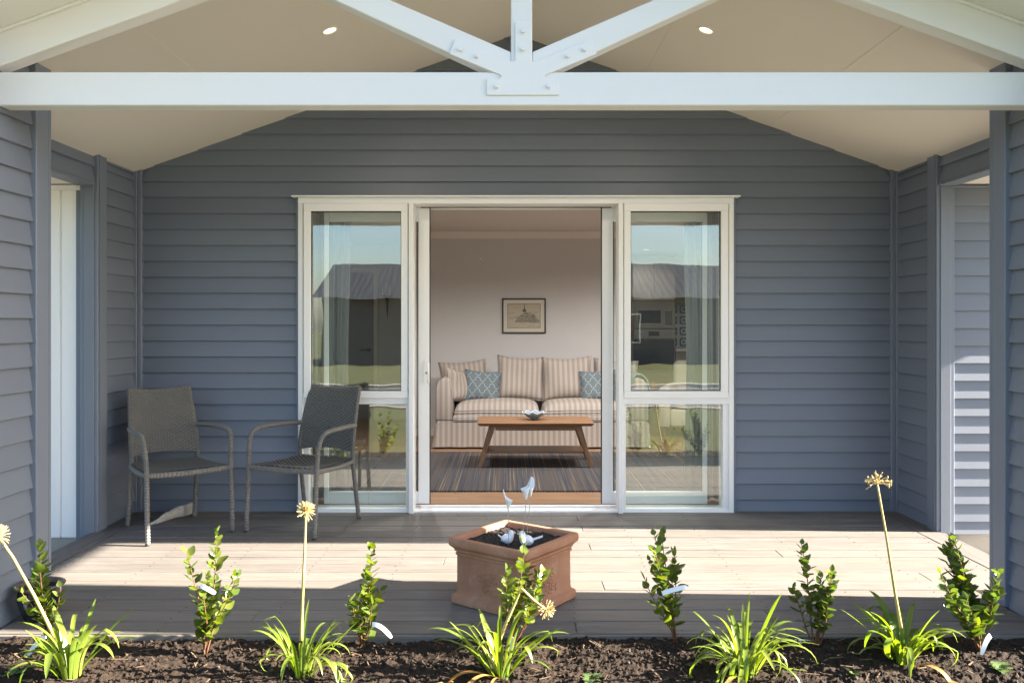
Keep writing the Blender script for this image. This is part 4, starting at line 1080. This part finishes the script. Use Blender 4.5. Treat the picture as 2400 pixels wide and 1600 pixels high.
# moulded flower sprays on the sides
def relief(face):
    m=MB(); rr=random.Random(face+4)
    def put(x,z,sx_,sz,rot):
        for_=Matrix.Rotation(rot,3,'Y')
        m.ball((x,-0.1972,z),1,8,5,(sx_*1.2,0.0045,sz*1.15),for_)
    for k in range(22):
        a=rr.uniform(0,6.28); d=rr.uniform(0.010,0.075); x=d*math.cos(a); z=0.125+d*1.05*math.sin(a)
        put(x,z,0.0045,rr.uniform(0.008,0.013),rr.uniform(-3,3))
    for cx_,cz_ in ((0.0,0.13),(0.03,0.165),(-0.028,0.155),(0.022,0.095),(-0.02,0.10)):
        for q in range(5):
            a=q*2*math.pi/5+rr.random(); put(cx_+0.010*math.cos(a),cz_+0.010*math.sin(a),0.0042,0.0075,-a+math.pi/2)
        put(cx_,cz_,0.004,0.004,0)
    rt=Matrix.Rotation(R(90*face),3,'Z'); m.v=[tuple(rt@Vector(p)) for p in m.v]
    m.build('floral_relief', MAT['terra'], pl, world=False, smooth=True)
for fce in range(4): relief(fce)
m=MB(); N=60
for j in range(N+1):
    for i in range(N+1):
        x=-0.188+0.376*i/N; y_=-0.188+0.376*j/N
        m.v.append((x,y_,0.285+0.010*noise.noise(Vector((x*14,y_*14,0)))+0.006*noise.noise(Vector((x*60,y_*60,2)))+0.004*noise.noise(Vector((x*130,y_*130,5)))))
for j in range(N):
    for i in range(N): a=j*(N+1)+i; m.f.append((a,a+1,a+N+2,a+N+1))
tag(m.build('potting_soil', MAT['potsoil'], pl, world=False, recalc=False), kind='stuff')
ZS=0.2885

# porcelain birds
def bird(base, face, size, label, tail=0.05):
    o=empty('bird_ornament', base, face, label, 'ornament')
    pts=[(-0.030,0.003,0.026),(-0.027,0.011,0.0245),(-0.018,0.0185,0.0235),(-0.006,0.0225,0.0235),(0.006,0.0225,0.0265),(0.0135,0.0195,0.034),(0.0165,0.0155,0.0415),(0.018,0.0140,0.0475),(0.0185,0.0125,0.053),(0.0185,0.0085,0.0590),(0.0185,0.002,0.0622)]
    b=MB().tube([Vector((x,0,z))*size for x,r_,z in pts],[r_*size for x,r_,z in pts],16).build('body', MAT['porc'], o, smooth=True, world=False)
    MB().ball(Vector((0.0,0,0.0215))*size,size,14,10,(0.0285,0.0235,0.0225)).build('breast', MAT['porc'], b, smooth=True, world=False)
    t=tail
    MB().hexa([Vector(p)*size for p in ((-0.020,-0.007,0.020),(-t,-0.009,0.040),(-t,0.009,0.040),(-0.020,0.007,0.020),(-0.020,-0.006,0.030),(-t-0.002,-0.007,0.047),(-t-0.002,0.007,0.047),(-0.020,0.006,0.030))]).build('tail', MAT['porc'], b, world=False, bevel=0.0025, seg=2)
    MB().tube([Vector((0.028,0,0.050))*size,Vector((0.041,0,0.049))*size],[0.0045*size,0.0006],8).build('beak', MAT['porc'], b, smooth=True, world=False)
    for s in (-1,1): MB().ball(Vector((-0.008,s*0.0205,0.027))*size,size,8,6,(0.020,0.004,0.010),Matrix.Rotation(R(-20),3,'Y')).build('wing', MAT['porc'], b, smooth=True, world=False)
pb1=at(1192,1255,3.92); pb2=at(1232,1258,3.88)
bird((pb1.x-0.006,3.92,ZS-0.006), R(8), 1.0, 'white porcelain bird with short tail facing the other bird in the planter', 0.044)
bird((pb2.x+0.004,3.88,ZS-0.006), R(172), 1.1, 'white porcelain bird with long raised tail in the planter', 0.068)
def lily(foot, tip, label, turn, size=1.0):
    """glass calla lily on a wire"""
    foot=Vector(foot); tip=Vector(tip)
    o=empty('lily_stake', foot, 0, label, 'ornament')
    d=tip-foot
    MB().tube([(0,0,-0.03),d*0.5+Vector((0.002,0,0)),d],0.0016,6).build('wire', MAT['wire'], o, world=False)
    m=MB(); nu,nv=16,10
    for j in range(nv+1):
        t=j/nv
        for i in range(nu+1):
            a=-math.pi*0.86+2*math.pi*0.86*i/nu
            flare=0.004+0.0150*t**1.3*size; top=(0.050+0.040*max(0,math.cos(a))**3)*size
            x=flare*math.cos(a)*(1.0+0.3*t); y_=flare*math.sin(a)
            z=t*top+ (0.006*t*math.cos(a))
            q=Matrix.Rotation(turn,3,'Z')@Vector((x,y_,z)); m.v.append(tuple(d+q))
    for j in range(nv):
        for i in range(nu): a=j*(nu+1)+i; m.f.append((a,a+1,a+nu+2,a+nu+1))
    f=m.build('flower', MAT['porc'], o, smooth=True, world=False, recalc=False); sm=f.modifiers.new('thick','SOLIDIFY'); sm.thickness=0.0022
    MB().tube([d,d+Vector((0,0,0.035))*size],[0.003,0.0015],6).build('spadix', MAT['porc'], f, world=False)
def st(fx,fy,tx,ty,Y): 
    a=at(fx,fy,Y); b=at(tx,ty,Y); return (a.x,Y,ZS),(b.x,Y-0.01,b.z)
f_,t_=st(1192,1256,1191,1192,3.86); lily(f_,t_,'single white glass lily on a dark wire above the short-tailed bird',R(170),0.95)
f_,t_=st(1222,1266,1233,1170,3.84); lily(f_,t_,'white glass lily leaning on a wire in front of the long-tailed bird',R(20),1.12)
f_,t_=st(1232,1240,1243,1163,3.94); lily(f_,t_,'white glass lily on a wire standing behind the long-tailed bird',R(60),0.95)

# black glazed pot on the deck
po = empty('glazed_pot', (px(88,1452).x, 3.72, 0.0015), 0, 'small black glazed pot standing empty against the porch pier', 'pot')
pp=[(0.055,0.0),(0.060,0.004),(0.078,0.045),(0.088,0.085),(0.088,0.115),(0.084,0.138),(0.084,0.140)]
MB().lathe(pp,32).build('body', MAT['pot'], po, smooth=True, world=False)
rm=MB(); n=32; pr_=[(0.084,0.139),(0.103,0.148),(0.105,0.154),(0.099,0.158),(0.084,0.154),(0.078,0.145),(0.074,0.120),(0.01,0.118)]
for r_,z in pr_:
    for k in range(n): rm.v.append((r_*math.cos(2*math.pi*k/n),r_*math.sin(2*math.pi*k/n),z))
for i in range(len(pr_)-1):
    for k in range(n): k2=(k+1)%n; rm.f.append((i*n+k,i*n+k2,(i+1)*n+k2,(i+1)*n+k))
rm.build('rim', MAT['potrim'], po, smooth=True, world=False)

# ------------------------------------------------------------------ garden plants
def leaf_mesh(i, L=1.0):
    """ovate cupped leaf along +x, unit length"""
    rr=random.Random(i); m=MB(); n=6; cup=rr.uniform(0.10,0.28); curl=rr.uniform(-0.10,0.22); fold=rr.uniform(-0.05,0.1)
    for k in range(n+1):
        t=k/n; w=0.36*math.sin(math.pi*min(1,t**0.72))**0.9+0.010*(1-t)
        z=curl*t*t
        m.v += [(t,-w,z+cup*w*1.1),(t,0,z-0.0+fold*0),(t,w,z+cup*w*1.1)]
    for k in range(n):
        a=3*k; m.f += [(a,a+3,a+4,a+1),(a+1,a+4,a+5,a+2)]
    me=m.mesh('leaf',True,recalc=False); return me
LEAF={}
for key,mt in (('leaf',MAT['leaf']),('leaf_dark',MAT['leaf_dark'])):
    LEAF[key]=[]
    for i in range(6):
        me=leaf_mesh(i); me.materials.append(mt); LEAF[key].append(me)
def orient(d, up):
    d=d.normalized(); y_=up.cross(d)
    if y_.length<1e-3: y_=Vector((0,1,0))
    y_.normalize(); z_=d.cross(y_); return Matrix((d,y_,z_)).transposed()
def shrub(x, y, top, spread, label, seed, nst=5, key='leaf', lean=0.0, dens=1.0, tagxy=None, tagtype=0, lsize=0.047, depth=None):
    """x,y: photo pixel of the foot in the soil; top: photo pixel of the tip"""
    b=px(x,y,-0.045)
    if depth: b=at(x,y,depth)
    b.z=soil_z(b.x,b.y)-0.005
    rr=random.Random(seed); o=empty('shrub',b,0,label,'shrub','young shrubs in the garden bed')
    tipz=at(top[0],top[1],b.y); Ht=tipz.z-b.z; stem=MB(); leaves=[]
    for s in range(nst):
        a=rr.uniform(0,6.28); hs=Ht*(1.0 if s==0 else rr.uniform(0.45,0.93)); sp_=0 if s==0 else spread*rr.uniform(0.45,1.15)
        tip=Vector(((tipz.x-b.x)*(1 if s==0 else 0.7)+sp_*math.cos(a),sp_*0.8*math.sin(a),hs))
        pts=[]
        n=14; wob=rr.uniform(0,6); pw_=rr.uniform(0.6,1.5)
        for k in range(n+1):
            t=k/n; out=t**pw_ if s else t
            pts.append(Vector((tip.x*out+0.006*math.sin(wob+5*t),tip.y*out+0.006*math.cos(wob+4*t),0.004+hs*t)))
        stem.tube(pts,[0.0040*(1-0.68*k/n) for k in range(n+1)],6)
        ph=rr.uniform(0,6); cnt=max(6,int(hs/0.0125*dens*rr.uniform(0.7,1.15))); bare=rr.uniform(0.08,0.34)
        for k in range(cnt):
            t=bare+(1-bare)*(k+rr.random()*0.6)/cnt
            if t<0.18 and rr.random()<0.5: continue
            i=min(int(t*n),n-1); p=pts[i].lerp(pts[i+1],t*n-i) if t*n<n else pts[-1]
            tan=(pts[i+1]-pts[i]).normalized(); ph+=2.2+rr.uniform(-.6,.6)
            rad=Vector((math.cos(ph),math.sin(ph),0)); el=R(rr.uniform(8,55)+ (22 if t>0.9 else 0))
            d=(rad*math.cos(el)+tan*math.sin(el)).normalized()
            sz=lsize*rr.uniform(0.72,1.18)*(1.0 if t<0.85 else rr.uniform(0.6,0.95))
            up=(tan*math.cos(el)-rad*math.sin(el)); up=up+Vector((rr.uniform(-.5,.5),rr.uniform(-.5,.5),rr.uniform(-.3,.3)))
            leaves.append((p+d*0.004,d,up,sz))
    stem.build('stems',MAT['stem'],o,smooth=True,world=False)
    for p,d,up,sz in leaves:
        kk=key if rr.random()>0.28 else ('leaf_dark' if key=='leaf' else 'leaf')
        l=bpy.data.objects.new('leaf',LEAF[kk][rr.randrange(6)]); col.objects.link(l); l.parent=o
        mt=orient(d,up).to_4x4(); mt.translation=p; l.matrix_local=mt @ Matrix.Diagonal((sz,sz*rr.uniform(0.9,1.2),sz,1))
    if tagxy: plant_tag(tagxy, b.y-0.03, tagtype, label)
    return o
def strip(pts, widths, nrm=None, th=None):
    m=MB(); pts=[Vector(p) for p in pts]
    for i,p in enumerate(pts):
        t=(pts[min(i+1,len(pts)-1)]-pts[max(i-1,0)]).normalized(); sd2=t.cross(nrm).normalized()
        m.v += [tuple(p-sd2*widths[i]/2),tuple(p+sd2*widths[i]/2)]
    for i in range(len(pts)-1): m.f.append((2*i,2*i+1,2*i+3,2*i+2))
    return m
TAGL=[]
def plant_tag(pix, Y, kind, label):
    (x0,y0),(x1,y1)=pix; a=at(x0,y0,Y); b=at(x1,y1,Y-0.015); mid=(a+b)/2+Vector((0,-0.004,0.03 if kind==1 else 0.006))
    pts=[]
    for k in range(11):
        t=k/10; pts.append(a*(1-t)**2+mid*2*t*(1-t)+b*t*t)
    w=[0.018]*9+[0.016,0.010]
    m=strip(pts,w,Vector((0.0,-1,0.35)))
    o=m.build('plant_tag',MAT['tagp'],recalc=False); sm=o.modifiers.new('thick','SOLIDIFY'); sm.thickness=0.0009
    tag(o,label,'plant tag','white tags on the young shrubs')
shrub(480,1540,(512,1246),0.095,'tall bright green shrub in line with the gap between the wicker chairs',1,6,'leaf',dens=0.95)
shrub(845,1522,(876,1282),0.095,'bright green shrub between a flower stalk clump and the planter',2,6,'leaf')
shrub(1200,1492,(1228,1264),0.150,'bright green shrub growing right in front of the planter',13,7,'leaf',depth=3.44)
shrub(1583,1522,(1552,1240),0.105,'green shrub with a white tag halfway up, beside the clump without flower',4,7,'leaf',dens=0.85)
shrub(1912,1494,(1878,1277),0.105,'dark green shrub with a tag lying at its foot',5,7,'leaf_dark',lsize=0.044,depth=3.44)
shrub(2296,1520,(2235,1258),0.125,'broad dark green shrub beside the porch pier without the pot',6,10,'leaf_dark',dens=1.0,lsize=0.050,depth=3.395)
shrub(112,1498,(95,1282),0.075,'green shrub growing in front of the black glazed pot',7,6,'leaf',dens=0.9,depth=3.43)
plant_tag(((470,1372),(505,1390)),3.33,0,'folded white tag hung among the leaves of the tallest shrub')
plant_tag(((872,1462),(918,1494)),3.36,1,'arched white tag at the foot of the shrub beside the planter')
plant_tag(((1192,1522),(1204,1494)),3.40,0,'white tag at the foot of the shrub in front of the planter')
plant_tag(((1552,1390),(1610,1374)),3.33,0,'long white tag tied across the middle of a shrub')
p_=px(1892,1505,-0.02)
plant_tag(((1862,1502),(1914,1506)),p_.y,0,'white tag lying flat on the soil')
plant_tag(((2322,1488),(2300,1534)),3.33,1,'curled white tag at the foot of the broad dark shrub')
plant_tag(((66,1536),(108,1492)),3.36,1,'bent white tag in the soil near the black pot')

def clump(x, y, n, reach, height, label, seed, dead=0, lean=0.0, up=1.0, wsc=1.0, bsc=1.0):
    b=px(x,y,-0.06); b.z=soil_z(b.x,b.y)-0.005
    rr=random.Random(seed); o=empty('agapanthus',b,0,label,'plant','strap-leaved plants in the garden bed')
    for k in range(n+dead):
        isd=k>=n
        a=rr.uniform(0,2*math.pi); r0=rr.uniform(0,0.045); L=rr.uniform(0.65,1.1); el=R(rr.uniform(48,86)) if not isd else R(30)
        ra=reach*rr.uniform(0.5,1.25); W=rr.uniform(0.011,0.020)*wsc
        d=Vector((math.cos(a)+lean,math.sin(a)*0.8,0)).normalized()
        pts=[]; wd=[]; N=13
        p=Vector((r0*math.cos(a),r0*math.sin(a),-0.004)); ang_=el; stp=(height*L+ra)/N*0.86
        bend=rr.choice((rr.uniform(0.01,0.08),rr.uniform(0.08,0.22),rr.uniform(0.08,0.26)))*(2.0-up)*bsc
        if isd: bend=0.22
        kink=rr.randrange(7,12) if rr.random()<0.35 else 99
        for i in range(N+1):
            t=i/N; pts.append(p.copy()); wd.append(W*(0.75+0.4*math.sin(math.pi*min(t*0.9,1)))*(1-max(0,(t-0.78)/0.22)**2*0.85))
            p=p+d*math.cos(ang_)*stp+Vector((0,0,1))*math.sin(ang_)*stp
            ang_-=bend*(0.35+1.5*t)
            if i==kink: ang_-=0.9
            zs=soil_z(b.x+p.x,b.y+p.y)-b.z
            if p.z<zs+0.004: p.z=zs+0.004; ang_=max(ang_,0.0)
        side=d.cross(Vector((0,0,1))); m=MB()
        for i,q in enumerate(pts):
            tt=(pts[min(i+1,N)]-pts[max(i-1,0)]).normalized(); nn_=side.cross(tt).normalized(); w=wd[i]
            m.v += [tuple(q-side*w/2+nn_*w*0.16),tuple(q),tuple(q+side*w/2+nn_*w*0.16)]
        for i in range(N):
            a_=3*i; m.f += [(a_,a_+1,a_+4,a_+3),(a_+1,a_+2,a_+5,a_+4)]
        m.build('strap_leaf',MAT['strap_dead' if isd else 'strap'],o,smooth=True,world=False,recalc=False)
    return o
def flower(parent, path_px, Y, head='round', hr=0.036, seed=1, droop=None):
    pts=[at(x,y_,Y) for x,y_ in path_px]; rr=random.Random(seed)
    sm_=[]
    for i in range(len(pts)-1):
        for k in range(6): sm_.append(pts[i].lerp(pts[i+1],k/6))
    sm_.append(pts[-1])
    MB().tube(sm_,[0.0068-0.0026*i/len(sm_) for i in range(len(sm_))],8).build('flower_stalk',MAT['scape'],parent,smooth=True)
    tip=pts[-1]; ax=(pts[-1]-pts[-2]).normalized(); m=MB()
    for k in range(120 if head=='round' else 70 if head!='sparse' else 30):
        d=Vector((rr.gauss(0,1),rr.gauss(0,1),rr.gauss(0,1))).normalized()
        d=(d+ax*(0.75 if head=='round' else 0.55)).normalized(); L=hr*rr.uniform(0.75,1.1)*(1.35 if head=='sparse' else 1)
        e1=tip+d*L*0.6+Vector((0,0,0.004)); e2=tip+d*L+Vector((0,0,-0.006 if head=='sparse' else 0.002))
        m.tube([tip,e1,e2],[0.0009,0.0011,0.0014 if head!='sparse' else 0.0022],5)
        if head=='sparse' and k%2==0: m.ball(e2,0.004,6,4,(0.8,0.8,1.7))
    m.build('flower_head',MAT['umbel'],parent)
c1=clump(165,1596,30,0.13,0.22,'strap-leaved plant with a leaning flower stalk near the black pot',1,0,0.1,1.0,1.25,0.75)
flower(c1,[(128,1492),(80,1395),(30,1305),(-2,1258)],3.16,'round',0.043,1)
c2=clump(705,1592,34,0.14,0.20,'strap-leaved plant with an upright stalk and round dried flower head',2,0,0,1.0,0.8,1.15)
flower(c2,[(706,1500),(709,1400),(714,1290),(717,1200)],3.22,'round',0.040,2)
c3=clump(1172,1596,26,0.14,0.22,'strap-leaved plant with a snapped flower stalk in front of the planter',3,3,-0.1,1.0,0.95,0.7)
flower(c3,[(1166,1512),(1190,1450),(1222,1378),(1250,1405),(1280,1428)],3.24,'burst',0.038,3)
c4=clump(1745,1592,56,0.16,0.22,'large strap-leaved plant without any flower stalk',4,1,0,1.0,0.9,1.35)
c5=clump(2118,1568,42,0.17,0.18,'strap-leaved plant with a tall stalk and sparse dried flower head',5,1,0.15,1.0,1.15,1.2)
flower(c5,[(2112,1470),(2098,1390),(2078,1260),(2056,1134)],3.30,'sparse',0.042,5)

# low weeds at the front of the bed
def weed(x,y,n,size,label,seed):
    b=px(x,y,-0.06); b.z=soil_z(b.x,b.y); rr=random.Random(seed); o=empty('weed',b,0,label,'weed','low weeds in the garden bed')
    for k in range(n):
        a=k*2.4+rr.uniform(-.4,.4); L=size*rr.uniform(0.6,1.1); el=R(rr.uniform(12,50)); d=Vector((math.cos(a)*math.cos(el),math.sin(a)*math.cos(el),math.sin(el)))
        m=MB(); sdv=d.cross(Vector((0,0,1))).normalized(); N=8
        for i in range(N+1):
            t=i/N; w=L*0.30*math.sin(math.pi*t**0.8)*(1+0.45*(1 if i%2 else -1))+0.001
            q=d*L*t+Vector((0,0,-L*0.35*t*t+0.002)); m.v += [tuple(q-sdv*w),tuple(q+Vector((0,0,-0.002))),tuple(q+sdv*w)]
        for i in range(N): a_=3*i; m.f += [(a_,a_+1,a_+4,a_+3),(a_+1,a_+2,a_+5,a_+4)]
        m.build('leaf',MAT['weed'],o,smooth=True,world=False,recalc=False)
weed(1385,1598,9,0.06,'small jagged-leaved weed in the soil right of the planter shrub',1)
weed(30,1592,9,0.05,'grey-green weed in the soil beneath the leaning flower stalk',2)
weed(2345,1582,9,0.06,'flat grey-green weed in the soil by the broad dark shrub',3)
weed(868,1600,5,0.035,'tiny broad-leaved weed beside the round-headed flower plant',4)
weed(2002,1600,4,0.04,'single small seedling between the two rightmost strap-leaved plants',5)

# ------------------------------------------------------------------ across the road: what the glass reflects
nh = empty('neighbour_house', (5, -26, -0.36), 0, 'charcoal house with corrugated roof across the road, reflected in the glass', 'house')
MB().box(-12.6,16,-4,3.5,0,2.75).build('wall', MAT['nwall'], nh, world=False)
for s in (1,-1):
    y0,y1=(4.0,-0.25) if s>0 else (-4.5,-0.25)
    m=MB(); n=210
    for i in range(n+1):
        x=-12.9+29.3*i/n; dz=0.010*(i%2)
        m.v += [(x,y0,2.68+dz),(x,y1,4.35+dz)]
    for i in range(n): a=2*i; m.f.append((a,a+2,a+3,a+1))
    m.build('roof', MAT['roof'], nh, world=False, recalc=False)
MB().prism([(3.5,2.75),(-4,2.75),(-0.25,4.3)], lambda p,k:(-12.6+0.1*k,p[0],p[1])).build('gable', MAT['nwall'], nh, world=False)
for x0,x1 in ((-9,-7.2),(-2,0.4),(5,7)):
    w=MB().box(x0,x1,3.5,3.53,0.9,2.1).build('window', MAT['alu'], nh, world=False); MB().box(x0+.06,x1-.06,3.531,3.54,0.96,2.04).build('pane', MAT['ovenglass'], w, world=False)
def tree(x,y,h,r,label,seed):
    rr=random.Random(seed); o=empty('tree',(x,y,-0.36),0,label,'tree','trees across the road')
    MB().tube([(0,0,0),(0.05,0,h*0.35),(0,0.1,h*0.7)],[0.16,0.12,0.05],8).build('trunk',MAT['stem'],o,world=False)
    m=MB()
    for k in range(2600):
        d=Vector((rr.gauss(0,1),rr.gauss(0,1),rr.gauss(0,1))).normalized()*r*rr.random()**0.4; d.z*=0.8
        c_=Vector((0,0,h*0.68))+d*(1+0.35*noise.noise(d*1.3)); q=Euler((rr.uniform(0,6),rr.uniform(0,6),0)).to_matrix(); s=rr.uniform(0.07,0.15)
        m.add([c_+q@Vector(v) for v in ((-s,-s*.5,0),(s,-s*.5,0),(s,s*.5,0),(-s,s*.5,0))],[(0,1,2,3)])
    m.build('crown',MAT['leaf_dark'],o,world=False,recalc=False)
tree(-11.5,-27,4.6,1.9,'round green tree beside the house across the road',1)
tree(-16,-31,6.0,2.4,'taller green tree further along across the road',2)
